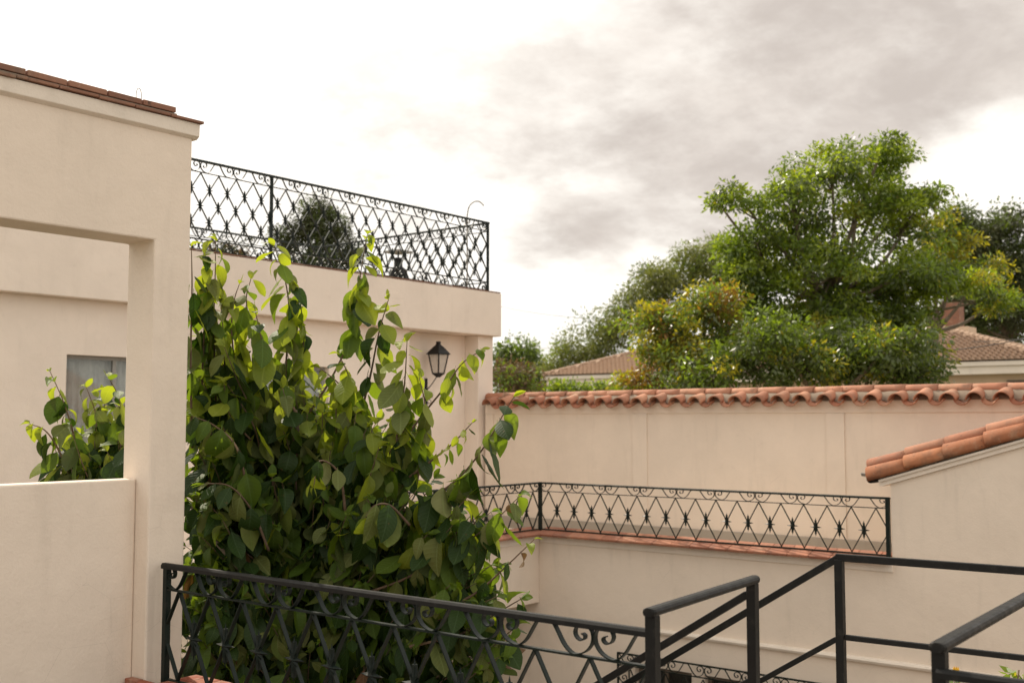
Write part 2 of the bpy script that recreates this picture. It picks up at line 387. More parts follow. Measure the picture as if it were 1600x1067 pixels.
def railing(name, label, p0, ang, Lr, wu, group, rows=2, half=.28, top=.035, band=.12, bottom_band=0., posts=(), mat='iron',
            depth=.03, thick=.008, pitch=.565, start_apex=.5, scroll_off=0., post_w=.04, first=True, top_w=.045, star=1.):
    t = thing(name, label, 'railing', p0, ang, group)
    H = rows * half + band + top + bottom_band + .01; zb = bottom_band + (.012 if bottom_band else .02); zt = zb + rows * half
    m = MB(); m.prism([(-top_w / 2, H - top), (top_w / 2, H - top), (top_w / 2, H - top * .35), (top_w * .3, H), (-top_w * .3, H), (-top_w / 2, H - top * .35)],
                      lambda p, k: ((-.02, Lr + .02)[k], p[0], p[1])); obj('top_rail', fix(m.mesh('top_rail', 'rail' if mat == 'iron' and depth > .028 else mat)), t)
    def rail(nm, z, hh=.010):
        m = MB(); m.box(0, Lr, -depth / 2, depth / 2, z - hh / 2, z + hh / 2); obj(nm, m.mesh(nm, mat), t)
    rail('lower_rail', zt + .005)
    rail('bottom_rail', zb - .012, .016)
    if bottom_band: rail('foot_rail', .008)
    # diagonal flat bars, cut where they meet the ends
    def bar_mesh(x0, z0, x1, z1):
        m = MB(); m.bar((0, 0, 0), (x1 - x0, 0, z1 - z0), thick, depth * .9); return fix(m.mesh('bar', mat))
    cache = {}
    slope = 2 * half / wu
    n = int(Lr / wu) + rows
    for i in range(-rows, n):
        xa = (i + start_apex) * wu
        for sgn in (-1, 1):
            xb = xa + sgn * rows * wu / 2
            x0, z0, x1, z1 = xa, zt, xb, zb
            def clipx(x0, z0, x1, z1):
                if x1 < x0: x0, z0, x1, z1 = x1, z1, x0, z0
                if x1 <= 0.01 or x0 >= Lr - .01: return None
                if x0 < 0: z0 += (z1 - z0) * (0 - x0) / (x1 - x0); x0 = 0
                if x1 > Lr: z1 = z0 + (z1 - z0) * (Lr - x0) / (x1 - x0); x1 = Lr
                return x0, z0, x1, z1
            c = clipx(x0, z0, x1, z1)
            if not c or math.hypot(c[2] - c[0], c[3] - c[1]) < .03: continue
            yo = .002 * sgn
            if xa < 0 or xa > Lr: pass
            key = (round(c[2] - c[0], 3), round(c[3] - c[1], 3))
            if key not in cache: cache[key] = bar_mesh(*c)
            obj('bar', cache[key], t, loc=(c[0], yo, c[1]))
    sm = star_mesh(star, mat)
    for r_ in range(1, rows):
        z = zt - r_ * half; off = start_apex + (.5 if r_ % 2 else 0.)
        for i in range(-2, n + 1):
            x = (i + off) * wu
            if .08 < x < Lr - .08: obj('star', sm, t, loc=(x, 0, z))
    if not first: pass
    A_, B_ = scroll_mesh(band, depth, .006, mat, False), scroll_mesh(band, depth, .006, mat, True)
    if bottom_band: C_, D_ = scroll_mesh(-bottom_band, depth, .006, mat, False), scroll_mesh(-bottom_band, depth, .006, mat, True)
    x = scroll_off
    while x < Lr + .01:
        if x + .20 < Lr:
            obj('scroll', A_, t, loc=(x, 0, zt + .01))
            if bottom_band: obj('scroll', C_, t, loc=(x, 0, bottom_band))
        if x - .20 > 0:
            obj('scroll', B_, t, loc=(x, 0, zt + .01))
            if bottom_band: obj('scroll', D_, t, loc=(x, 0, bottom_band))
        x += pitch
    for px in posts:
        m = MB(); m.box(px - post_w / 2, px + post_w / 2, -post_w / 2, post_w / 2, -.02, H - top); obj('post', m.mesh('post', mat), t, bevel=.003)
    return t
DY = R(-90)      # local x -> world -Y
G1 = 'scrolled iron railings round the terraces'
railing('iron_railing', 'near black scrolled railing crossing in front of the shrub', (4.35, 6.36, BASE), DY, 3.68, .3205, G1, posts=(.02,), mat='iron', star=1.2, band=.147)
railing('iron_railing', 'short scrolled railing running right from the right-hand handrail post', (4.35, 1.385, BASE), DY, 2.6, .3205, G1, scroll_off=.13, band=.147)
railing('iron_railing', 'scrolled iron railing on the terracotta coping in front of the boundary wall', (13.80, 10.42, BASE), DY, 5.42, 5.42 / 17, G1, posts=(.0, 5.41), mat='iron', pitch=5.42 / 9, depth=.022, post_w=.05, thick=.009, top=.028, band=.127, star=1.05)
railing('iron_railing', 'scrolled railing half hidden by the shrub, turning off the terrace corner post', (9.0, 10.42, BASE), 0, 4.77, .318, G1, posts=(0, 2.4,), pitch=.596, depth=.022, thick=.009, top=.028, band=.127, star=1.05)
G2 = 'tall railings round the roof terrace'
UZ = 2.365
kw = dict(rows=4, half=.232, band=.15, bottom_band=.15, top=.035, depth=.026, thick=.010, pitch=.57, top_w=.035, star=.95)
railing('roof_railing', 'tall diamond-pattern railing along the front edge of the roof terrace', (7.05, 13.02, UZ), 0, 8.62, .3055, G2, posts=(.02, 3.55, 8.60), **kw)
railing('roof_railing', 'tall diamond-pattern railing on the side of the roof terrace, running back from its corner', (15.67, 13.06, UZ), R(90), 4.60, .3055, G2, posts=(4.6,), **kw)
railing('roof_railing', 'tall diamond-pattern railing along the rear edge of the roof terrace before the round tree', (7.05, 17.70, UZ), 0, 8.60, .3055, G2, posts=(0.02,), **kw)

# ------------------------------------------------------------------ landing, stair and plain handrails
PW = .052
def post(T, x, y, z0, z1, w_=PW):
    m = MB(); m.box(-w_ / 2, w_ / 2, -w_ / 2, w_ / 2, z0, z1); return obj('post', m.mesh('post', 'rail'), T, loc=(x, y, 0), bevel=.004)
CAP = [(-.036, -.010), (-.030, -.020), (-.018, -.022), (.018, -.022), (.030, -.020), (.036, -.010), (.037, .002), (.030, .014), (.016, .020), (-.016, .020), (-.030, .014), (-.037, .002)]
def handrail(T, p, q, prof=CAP, nm='handrail', s=1.):
    p = Vector(p); q = Vector(q); d = (q - p).normalized(); side = Vector((0, 0, 1)).cross(d)
    pts = [p, p + d * .006, p + d * .02] + [q - d * .02, q - d * .006, q]
    sc = (.55, .85, 1., 1., .85, .55)
    m = MB(); m.sweep(pts, lambda i: [(u * s * sc[i] * .92, v * s * .9) for u, v in prof], side=side)
    return obj(nm, fix(m.mesh(nm, 'rail', False)), T, bevel=.0)
def baraux(T, p, q, w_, h_, nm='middle_rail'):
    p = Vector(p); q = Vector(q); d = (q - p).normalized()
    m = MB(); m.bar(p, q, w_, h_, side=Vector((0, 0, 1)).cross(d).cross(d)); return obj(nm, fix(m.mesh(nm, 'rail')), T, bevel=.005)
FL = -1.86
TOPZ = -.857
K = .635
A, B, C, E, Dp = (4.35, 2.655), (5.53, 2.75), (6.84, 2.80), (6.93, 1.60), (4.37, 1.40)
t = thing('stair_handrail', 'short flat-topped handrail on two square posts at the left of the landing', 'handrail')
post(t, *A, FL, TOPZ - .02); post(t, *B, FL, TOPZ - .02)
dv = (Vector(B) - Vector(A)).normalized() * .045
handrail(t, (A[0] - dv.x, A[1] - dv.y, TOPZ), (B[0] + dv.x, B[1] + dv.y, TOPZ))
def down(p, z, l, dy=.03): return (p[0], p[1] + dy, z - K * dy), (p[0], p[1] + l, z - K * l)
baraux(t, *down(B, TOPZ - .062, 3.6), .036, .040, 'stair_rail'); baraux(t, *down(B, TOPZ - .52, 3.4), .030, .030)
post(t, B[0], B[1] + 3.6, GZ, TOPZ - .06 - K * 3.6)
t = thing('landing_railing', 'plain black two-bar railing along the far side of the landing and down the stair', 'railing')
post(t, *C, FL, TOPZ - .025)
baraux(t, (C[0], C[1] + .02, TOPZ - .012), (E[0], E[1] - .6, TOPZ - .012), .040, .046, 'top_rail')
baraux(t, (C[0], C[1] - .03, TOPZ - .505), (E[0], E[1] - .6, TOPZ - .505), .030, .034)
baraux(t, *down(C, TOPZ - .012, 3.6, .0), .036, .044, 'stair_rail'); baraux(t, *down(C, TOPZ - .505, 3.4), .030, .034)
post(t, C[0], C[1] + 3.6, GZ, TOPZ - .03 - K * 3.6); post(t, E[0], E[1] - .6, GZ, TOPZ - .025)
t = thing('landing_handrail', 'worn flat-topped handrail rising from the post at the right of the landing', 'handrail')
post(t, *Dp, FL, TOPZ - .02); post(t, 6.85, 1.47, FL, TOPZ - .02)
handrail(t, (Dp[0] - .045, Dp[1] - .002, TOPZ), (6.88, 1.475, TOPZ)); baraux(t, (Dp[0] + .03, Dp[1], TOPZ - .49), (6.82, 1.47, TOPZ - .49), .03, .03)
t = thing('staircase', 'concrete landing and steps between the plain handrails', 'staircase')
m = MB(); m.box(4.56, 7.0, .95, 2.84, FL - .18, FL - .004); obj('landing', m.mesh('landing', 'concrete'), t, bevel=.01)
for i in range(16):
    y0 = 2.85 + i * .28; z = FL - .178 * (i + 1)
    m = MB(); m.box(5.46, 6.9, 0, .279, -.35, 0); obj('step', m.mesh('step', 'concrete'), t, loc=(0, y0, z), bevel=.008)
    if z < GZ + .3: break

# ------------------------------------------------------------------ terrace block across the courtyard
T = thing('terrace_block', 'cream terrace building across the courtyard with terracotta coping', 'building', (13.8, 7.5, GZ))
def Q(x0, x1, y0, y1, z0, z1): return (x0 - 13.8, x1 - 13.8, y0 - 7.5, y1 - 7.5, z0 - GZ, z1 - GZ)
# wall with three dark windows low down
WIN = [(8.72, 7.80), (7.60, 6.75), (6.52, 5.66)]; WZ0, WZ1 = GZ + .5, -3.50
m = MB(); ys = [13.1] + [v for p in WIN for v in p] + [-4.]
m.box(*Q(13.80, 14.1, -4., 13.1, WZ1, -1.745)); m.box(*Q(13.80, 14.1, -4., 13.1, GZ, WZ0))
for i in range(0, len(ys), 2): m.box(*Q(13.80, 14.1, ys[i + 1], ys[i], WZ0, WZ1))
obj('wall', m.mesh('wall', 'cream'), T)
for y1, y0 in WIN:
    wn = obj('window', None, T, loc=(.10, (y0 + y1) / 2 - 7.5, WZ0 - GZ)); hw = (y1 - y0) / 2; hh = WZ1 - WZ0
    m = MB()
    for b in ((0, .05, -hw, -hw + .06, 0, hh), (0, .05, hw - .06, hw, 0, hh), (.001, .049, -.03, .03, .06, hh - .06), (0, .05, -hw + .06, hw - .06, hh - .06, hh), (0, .05, -hw + .06, hw - .06, 0, .06)): m.box(*b)
    obj('frame', m.mesh('frame', 'window_wood'), wn)
    for s in (-1, 1):
        m = MB(); m.box(.02, .026, min(s * .031, s * (hw - .061)), max(s * .031, s * (hw - .061)), .061, hh - .061); obj('pane', m.mesh('pane', 'glass'), wn)
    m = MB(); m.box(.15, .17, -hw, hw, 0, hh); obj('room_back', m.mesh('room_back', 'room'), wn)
boxobj('fascia_band', 'trim', T, *Q(13.775, 13.799, 4.96, 10.44, -1.885, -1.745), bevel=.006)
boxobj('terrace_slab', 'cream', T, *Q(14.1, 15.62, 4.9, 13.1, -2.35, -2.05))
boxobj('walkway_slab', 'cream', T, *Q(8.0, 13.797, 10.44, 13.1, -2.80, -1.745), bevel=.01)
boxobj('walkway_band', 'trim', T, *Q(8.0, 13.77, 10.415, 10.438, -1.885, -1.745), bevel=.006)
# drip moulding low on the wall
m = MB(); m.prism([(0, -3.035), (-.05, -3.02), (-.065, -2.99), (-.05, -2.965), (0, -2.955)], lambda p, k: (13.798 + p[0] - 13.8, (-4., 8.45)[k] - 7.5, p[1] - GZ))
obj('drip_moulding', fix(m.mesh('drip_moulding', 'trim')), T)
# coping tiles
def copings(T, o, a, b, xy, w_, z, step=.30, th=.030, tilt=0.):
    y = a
    while y > b + .02:
        l = min(step + random.uniform(-.01, .01), y - b); m = MB()
        if xy == 'y': m.box(-w_[0], w_[1], 0, l - .006, 0, th); loc = (o[0], y - l, z + random.uniform(-.002, .002))
        else: m.box(0, l - .006, -w_[0], w_[1], 0, th); loc = (y - l, o[1], z + random.uniform(-.002, .002))
        q = obj('tile', m.mesh('tile', 'old_tile' if th < .02 else 'coping'), T, loc=(loc[0] - T.location.x, loc[1] - T.location.y, loc[2] - T.location.z), rot=(tilt if xy == 'x' else 0, -tilt if xy == 'y' else 0, random.uniform(-.012, .012)), bevel=.005)
        y -= l
copings(T, (13.83, 0), 10.39, 4.96, 'y', (.19, .12), -1.722, .29, .036, R(17))
copings(T, (0, 10.47), 13.78, 8.0, 'x', (.18, .12), -1.722, .29, .036, R(17))

# wide grille over the low windows
t = thing('window_grille', 'dark scrolled iron grille across the low windows of the terrace block', 'grille', (13.66, 8.93, GZ + .35), DY)
Lg, Hg = 3.35, -3.33 - (GZ + .35); n = 12
for nm, b in (('top_bar', (0, Lg, -.015, .015, Hg - .02, Hg)), ('second_bar', (0, Lg, -.013, .013, Hg - .18, Hg - .168)), ('bottom_bar', (0, Lg, -.015, .015, 0, .02)),
              ('side_bar', (0, .02, -.015, .015, .021, Hg - .021)), ('side_bar', (Lg - .02, Lg, -.015, .015, .021, Hg - .021)), ('inner_bar', (.19, .204, -.012, .012, .021, Hg - .181)), ('inner_bar', (Lg - .204, Lg - .19, -.012, .012, .021, Hg - .181))):
    m = MB(); m.box(*b); obj(nm, m.mesh(nm, 'iron'), t)
A_, B_ = scroll_mesh(.145, .02, .008, 'iron', False), scroll_mesh(.145, .02, .008, 'iron', True)
for i in range(6):
    x = .28 + i * .56
    obj('scroll', A_, t, loc=(x, 0, Hg - .166)); 
    obj('scroll', B_, t, loc=(x, 0, Hg - .166))
for j in range(3):
    z = Hg - .42 - j * .5
    for me in (A_, B_): obj('scroll', me, t, loc=(.018, 0, z), rot=(0, R(90), 0)); 
nb = 10; wg = (Lg - .41) / nb; Dz = Hg - .20
for i in range(nb):
    for s in (0, 1):
        x0, x1 = (i, i + 1) if s else (i + 1, i)
        m = MB(); m.bar((.205 + x0 * wg, s * .003, Dz), (.205 + x1 * wg, s * .003, Dz - .55), .010, .02); m.bar((.205 + x1 * wg, s * .003, Dz - .55), (.205 + x0 * wg, s * .003, .03), .010, .02); obj('bar', fix(m.mesh('bar', 'iron')), t)
for y_ in (0.01, Lg - .01):
    for z in (.2, Hg - .2):
        m = MB(); m.box(y_ - .006, y_ + .006, .015, .145, z - .006, z + .006); obj('bracket', m.mesh('bracket', 'iron'), t)

# ------------------------------------------------------------------ boundary wall with its tile ridge
BX = 15.62
T = thing('boundary_wall', 'long cream boundary wall with shallow panels capped by terracotta barrel tiles', 'wall', (BX, 7, -2.05))
def Q2(x0, x1, y0, y1, z0, z1): return (x0 - BX, x1 - BX, y0 - 7, y1 - 7, z0 + 2.05, z1 + 2.05)
boxobj('wall_body', 'cream', T, *Q2(BX, BX + .28, -6, 13.04, -2.05, .30))
m = MB(); m.box(*Q2(BX, BX + .28, -6, 14.5, GZ, -2.36)); obj('wall_foot', m.mesh('wall_foot', 'cream'), T)
for y0, y1 in ((12.85, 13.03), (9.60, 9.88), (6.27, 6.55), (2.94, 3.22), (-.39, -.11)):
    boxobj('pilaster', 'cream', T, *Q2(BX - .022, BX - .001, y0, y1, -2.05, .092), bevel=.004)
boxobj('frieze', 'cream', T, *Q2(BX - .024, BX - .001, -6, 13.03, .095, .30), bevel=.004)
boxobj('plinth', 'plinth', T, *Q2(BX - .034, BX - .001, -6, 13.03, -2.05, -1.72), bevel=.01)
def barrel(r0, r1, ln, th=.014, k=9, up=True, arc=180):
    """clay barrel tile along +x; wide end radius r0 at x=0"""
    m = MB(); rows = 4; vs = []
    for i in range(rows):
        f = i / (rows - 1); r = r0 + (r1 - r0) * f
        for q, rr in ((0, r), (1, r - th)):
            for j in range(k):
                a = R(90 - arc / 2) + R(arc) * j / (k - 1)
                z = rr * math.sin(a) * (1 if up else -1); vs.append((ln * f, rr * math.cos(a), z))
    fs = []
    for i in range(rows - 1):
        for j in range(k - 1):
            a = i * 2 * k + j; b = a + 2 * k
            fs += [(a, a + 1, b + 1, b), (a + k, b + k, b + k + 1, a + k + 1)]
        for j in (0, k - 1):
            a = i * 2 * k + j; b = a + 2 * k; fs.append((a, b, b + k, a + k))
    for i in (0, rows - 1):
        for j in range(k - 1):
            a = i * 2 * k + j; fs.append((a, a + 1, a + k + 1, a + k))
    m.add(vs, fs); me = fix(m.mesh('tile', 'tile', True)); return me
me_cover = barrel(.118, .100, .36, k=11); me_pan = barrel(.112, .100, .36, up=False, arc=150); me_ridge = barrel(.105, .088, .49, arc=190)
RX = BX + .13
PITCH_T = .352; y = 13.02; k = 0
sl = R(-15)
mort = MB()
while y > -5.5:
    yc = y - PITCH_T / 2
    for side in (0, 1):
        rz = math.pi * side                                   # 0: mouth towards the camera side (-X), 1: the other side
        sx = -1 if side == 0 else 1
        mx = RX + sx * .335
        jit = random.uniform(-.02, .02)
        o = obj('cover_tile', me_cover, T, loc=(mx - BX + jit, yc - 7 + random.uniform(-.012, .012), .246 + 2.05 + random.uniform(-.006, .006)), rot=(random.uniform(-.09, .09), sl + random.uniform(-.05, .05), rz + random.uniform(-.08, .08)))
        o = obj('pan_tile', me_pan, T, loc=(mx - BX + .015 * -sx + jit * .5, y - PITCH_T - 7 + random.uniform(-.01, .01), .292 + 2.05), rot=(0, sl + random.uniform(-.02, .02), rz + random.uniform(-.03, .03)))
    y -= PITCH_T
# mortar bed: uneven lump under the ridge tiles and inside the cover mouths
mm = MB(); ny = 200
for i in range(ny + 1):
    yy = -5.5 + (13.03 + 5.5) * i / ny
    wv = .016 * math.sin(yy * 37) + .010 * math.sin(yy * 91 + 1)
    for (dx, z) in ((-.185, .265), (-.165 , .318 + wv), (-.100, .395 + wv * .5), (.115, .402), (.19, .335), (.20, .285)):
        mm.v.append((RX + dx + wv * .5 - BX, yy - 7, z + 2.05))
for i in range(ny):
    for j in range(5): mm.f.append((i * 6 + j, i * 6 + j + 1, i * 6 + j + 7, i * 6 + j + 6)); mm.mi.append(0)
obj('mortar', mm.mesh('mortar', 'mortar', True), T)
y = 13.10; i = 0
while y > -5.5:
    obj('ridge_tile', me_ridge, T, loc=(RX - BX + random.uniform(-.008, .008), y - .455 - 7, .385 + 2.05 + random.uniform(-.004, .006)), rot=(random.uniform(-.03, .03), R(-1.2) + random.uniform(-.008, .008), R(90) + random.uniform(-.015, .015)))
    y -= .452

# ------------------------------------------------------------------ annex with tiled verge at the right edge
T = thing('tiled_annex', 'cream annex with a sloping terracotta tile verge at the right edge', 'building', (13.8, 3.0, GZ))
SL = .31; YE = 4.97; ZE = -.80                                  # wall top at its left end
m = MB(); yr = -3.0
m.prism([(YE, -1.745), (YE, ZE), (yr, ZE + SL * (YE - yr)), (yr, -1.745)], lambda p, k: ((-.004, 1.80)[k], p[0] - 3.0, p[1] - GZ))
obj('gable_wall', fix(m.mesh('gable_wall', 'cream')), T, bevel=.006)
def slope_pt(y, dz, x): return (x, y - 3.0, ZE + SL * (YE - y) + dz - GZ)
m = MB()
for (a, b, x0) in ((.0, .055, -.045), (.056, .085, -.075)):
    m.add([slope_pt(YE + .12, a, x0), slope_pt(yr, a, x0), slope_pt(yr, b, x0), slope_pt(YE + .12, b, x0), slope_pt(YE + .12, a, 1.8), slope_pt(yr, a, 1.8), slope_pt(yr, b, 1.8), slope_pt(YE + .12, b, 1.8)],
          [(0, 3, 2, 1), (4, 5, 6, 7), (0, 1, 5, 4), (1, 2, 6, 5), (2, 3, 7, 6), (3, 0, 4, 7)])
obj('verge_moulding', fix(m.mesh('verge_moulding', 'trim')), T)
mm = MB(); n = 60
for i in range(n + 1):
    yy = YE + .10 - (YE - yr) * i / n; wv = .012 * math.sin(i * 2.3) + .008 * math.sin(i * 5.1)
    for (x, z) in ((-.03 + wv * .6, .085), (-.055 + wv, .13 + wv), (.02, .17), (1.8, .17)): mm.v.append(slope_pt(yy, z, x))
for i in range(n):
    for j in range(3): mm.f.append((i * 4 + j, i * 4 + j + 1, i * 4 + j + 5, i * 4 + j + 4)); mm.mi.append(0)
obj('mortar', mm.mesh('mortar', 'mortar', True), T)
lm = MB()
for i in range(26):
    yy = YE + .02 - i * .29 + random.uniform(-.08, .08); p = slope_pt(yy, .085 + random.uniform(0, .02), -.045 + random.uniform(-.02, .01)); a_ = random.uniform(.05, .13); h_ = random.uniform(.012, .035)
    lm.add([(p[0], p[1] - a_, p[2] + a_ * SL - .004), (p[0] - .02, p[1], p[2] - .004), (p[0], p[1] + a_, p[2] - a_ * SL - .004), (p[0] + .03, p[1] - a_ * .6, p[2] + h_ + a_ * SL), (p[0] + .025, p[1] + a_ * .5, p[2] + h_ - a_ * SL * .5)],
           [(0, 1, 3), (1, 4, 3), (1, 2, 4)])
obj('mortar_lumps', lm.mesh('mortar_lumps', 'mortar', True), T, kind='stuff')
me_v1 = barrel(.140, .120, .55, arc=205, k=11); me_v1.materials[0] = M['verge_tile']
me_v2 = barrel(.105, .092, .55, arc=190, k=11)
tilt = -math.atan(SL)
def slope_tiles(x, dz, me, y0, nm='tile', step=.485, ro=0.):
    yy = y0
    while yy > yr + .4:
        p = slope_pt(yy, dz, x)
        obj(nm, me, T, loc=(p[0] + random.uniform(-.006, .006), p[1], p[2] + random.uniform(-.004, .006)), rot=(random.uniform(-.05, .05) + ro, tilt + .02 + random.uniform(-.01, .01), R(-90) + random.uniform(-.02, .02)))
        yy -= step
slope_tiles(.02, .155, me_v1, YE + .26, 'verge_tile', .475, .10)
slope_tiles(.13, .285, me_v2, YE + .30, 'cover_tile')
for k in range(1, 7):
    slope_tiles(.115 + .27 * k, .15, me_v2, YE + .28, 'cover_tile')
me_p = barrel(.11, .10, .55, up=False, arc=150)
for k in range(0, 7): slope_tiles(.25 + .27 * k, .26, me_p, YE + .27, 'pan_tile')
m = MB(); gp_ = [slope_pt(YE + .25, .13, x) for x in (.0, 1.7)]
m.tube([gp_[0], gp_[1]], .055, 10); obj('gutter', m.mesh('gutter', 'dark', True), T)
m = MB(); a = slope_pt(YE + .36, .22, -.02); m.bar(a, (a[0] + .02, a[1] - .14, a[2] - .02), .012, .05); obj('flashing', fix(m.mesh('flashing', 'steel')), T)

# ------------------------------------------------------------------ house on the left with the roof terrace
T = thing('roof_terrace_house', 'pale two-storey house with deep roof slab, railed roof terrace and recessed porch wall', 'house', (10, 13.15, GZ))
def Q3(x0, x1, y0, y1, z0, z1): return (x0 - 10, x1 - 10, y0 - 13.15, y1 - 13.15, z0 - GZ, z1 - GZ)
wx = [(7.48, 8.95), (10.45, 11.90)]; wz0, wz1 = -.62, .82
m = MB(); X0, X1 = 2.0, 13.72
m.box(*Q3(X0, X1, 13.15, 13.4, wz1, 1.528)); m.box(*Q3(X0, X1, 13.15, 13.4, GZ, wz0))
ed = [X0] + [v for p in wx for v in p] + [X1]
for i in range(0, len(ed), 2): m.box(*Q3(ed[i], ed[i + 1], 13.15, 13.4, wz0, wz1))
obj('wall', m.mesh('wall', 'pink'), T)
boxobj('recess_wall', 'pink', T, *Q3(13.72, 15.48, 13.42, 13.7, GZ, 1.528))
boxobj('corner_pier', 'pink', T, *Q3(15.48, 15.90, 13.10, 17.8, GZ, 1.528))
boxobj('roof_slab', 'pink', T, *Q3(2.0, 15.99, 12.97, 17.95, 1.53, 2.335), bevel=.012)
for x0, x1 in wx:
    wn = obj('window', None, T, loc=((x0 + x1) / 2 - 10, .10, wz0 - GZ)); hw = (x1 - x0) / 2; hh = wz1 - wz0
    m = MB()
    for b in ((-hw, -hw + .05, 0, .05, 0, hh), (hw - .05, hw, 0, .05, 0, hh), (-.025, .025, .001, .049, .05, hh - .05), (-hw + .05, hw - .05, 0, .05, hh - .05, hh), (-hw + .05, hw - .05, 0, .05, 0, .05)): m.box(*b)
    obj('frame', m.mesh('frame', 'steel'), wn)
    for s in (-1, 1):
        m = MB(); m.box(min(s * .026, s * (hw - .051)), max(s * .026, s * (hw - .051)), .02, .026, .051, hh - .051); obj('pane', m.mesh('pane', 'glass'), wn)
    m = MB(); npl = 90
    for i in range(npl + 1):
        x = -hw + 2 * hw * i / npl; y = .13 + .018 * math.sin(i * .9) + .01 * math.sin(i * 2.3)
        m.v += [(x, y, 0), (x, y, hh)]
    for i in range(npl): m.f.append((2 * i, 2 * i + 2, 2 * i + 3, 2 * i + 1)); m.mi.append(0)
    obj('curtain', m.mesh('curtain', 'curtain', True), wn)
copings(T, (0, 13.02), 15.97, 4.0, 'x', (.058, .25), 2.338, .30, .016)
copings(T, (15.72, 0), 17.9, 13.27, 'y', (.15, .25), 2.338, .30, .016)

# wall lantern
t = thing('wall_lantern', 'black four-sided street-style lantern on a scrolled bracket by the recessed wall', 'lantern', (14.42, 13.42, .45))
m = MB(); m.box(-.03, .03, -.022, 0, -.30, .62 - .35); obj('back_plate', m.mesh('back_plate', 'dark'), t, bevel=.004)
arm = catmull([(0, -.02, .16 - .10), (0, -.10, .18 - .06), (0, -.2, .22), (0, -.29, .33)], 5); m = MB(); m.tube(arm, .010, 6)
sp = [Vector((0, -.02 - x * .9, .02 - z * .22)) for x, z in [(0, 0), (.10, .05), (.17, .2), (.15, .38), (.08, .42), (.05, .34), (.09, .28)]]
m.tube(catmull(sp, 4), .007, 6)
sp = [Vector((0, -.02 - x * .8, -.09 - z * .20)) for x, z in [(0, 0), (.08, .05), (.14, .2), (.12, .38), (.06, .42), (.04, .34), (.07, .28)]]
m.tube(catmull(sp, 4), .006, 6); obj('bracket', m.mesh('bracket', 'dark', True), t)
LX, LY, LZ = 0, -.30, .34                                   # lantern foot
def frustum(m, r0, z0, r1, z1):
    m.add([(LX + sx * r0, LY + sy * r0, LZ + z0) for sx, sy in ((-1, -1), (1, -1), (1, 1), (-1, 1))] + [(LX + sx * r1, LY + sy * r1, LZ + z1) for sx, sy in ((-1, -1), (1, -1), (1, 1), (-1, 1))],
          [(0, 3, 2, 1), (4, 5, 6, 7), (0, 1, 5, 4), (1, 2, 6, 5), (2, 3, 7, 6), (3, 0, 4, 7)])
m = MB(); frustum(m, .02, -.06, .075, .0); frustum(m, .078, .0, .078, .018); obj('lamp_base', m.mesh('lamp_base', 'dark'), t)
for sx, sy in ((-1, -1), (1, -1), (1, 1), (-1, 1)):
    m = MB(); m.bar((LX + sx * .072, LY + sy * .072, LZ + .018), (LX + sx * .122, LY + sy * .122, LZ + .34), .016, .016, Vector((1, 0, 0))); obj('corner_bar', fix(m.mesh('corner_bar', 'dark')), t)
for q in range(4):
    a = q * math.pi / 2; ca, sa = math.cos(a), math.sin(a)
    def rr(x, y, z): return (LX + x * ca - y * sa, LY + x * sa + y * ca, LZ + z)
    m = MB(); m.add([rr(-.064, -.068, .02), rr(.064, -.068, .02), rr(.112, -.116, .338), rr(-.112, -.116, .338)], [(0, 1, 2, 3)]); obj('pane', m.mesh('pane', 'glazing'), t)
m = MB(); frustum(m, .15, .34, .15, .358); frustum(m, .146, .358, .085, .45); frustum(m, .085, .45, .045, .50); frustum(m, .04, .50, .028, .53); frustum(m, .03, .53, .03, .57)
obj('lamp_roof', m.mesh('lamp_roof', 'dark'), t)

# hooked pipe and vent on the roof terrace
m = MB(); m.tube([Vector((0, 0, z)) for z in (0, .7, 1.4)] + catmull([(0, 0, 1.45), (.03, -.02, 1.60), (.09, -.08, 1.69), (.16, -.15, 1.70), (.21, -.20, 1.645), (.22, -.21, 1.62)], 4), .012, 8)
o = obj('hooked_pipe', m.mesh('hooked_pipe', 'steel', True), None, loc=(15.45, 13.35, 2.335)); o['label'] = 'thin grey pipe bent into a hook at the corner of the roof terrace'; o['category'] = 'pipe'
t = CV = thing('chimney_vent', 'squat dark chimney vent under a flat cap behind the roof railing', 'chimney', (at_b(622, 437, 22.3).x, at_b(622, 437, 22.3).y, 2.335))
m = MB(); m.lathe([(.22, 0), (.23, .30), (.20, .52), (.10, .58), (.09, .72), (.02, .73)], k=14); obj('vent_body', m.mesh('vent_body', 'dark', True), t)
for sx, sy in ((-1, -1), (1, -1), (1, 1), (-1, 1)):
    m = MB(); m.bar((sx * .15, sy * .15, .54), (sx * .2, sy * .2, .80), .02, .02, Vector((1, 0, 0))); obj('cap_leg', fix(m.mesh('cap_leg', 'dark')), t)
m = MB(); m.box(-.24, .24, -.24, .24, .80, .83); obj('flat_cap', m.mesh('flat_cap', 'steel'), t, bevel=.006)

CV.scale = (.9, .9, 1.27)

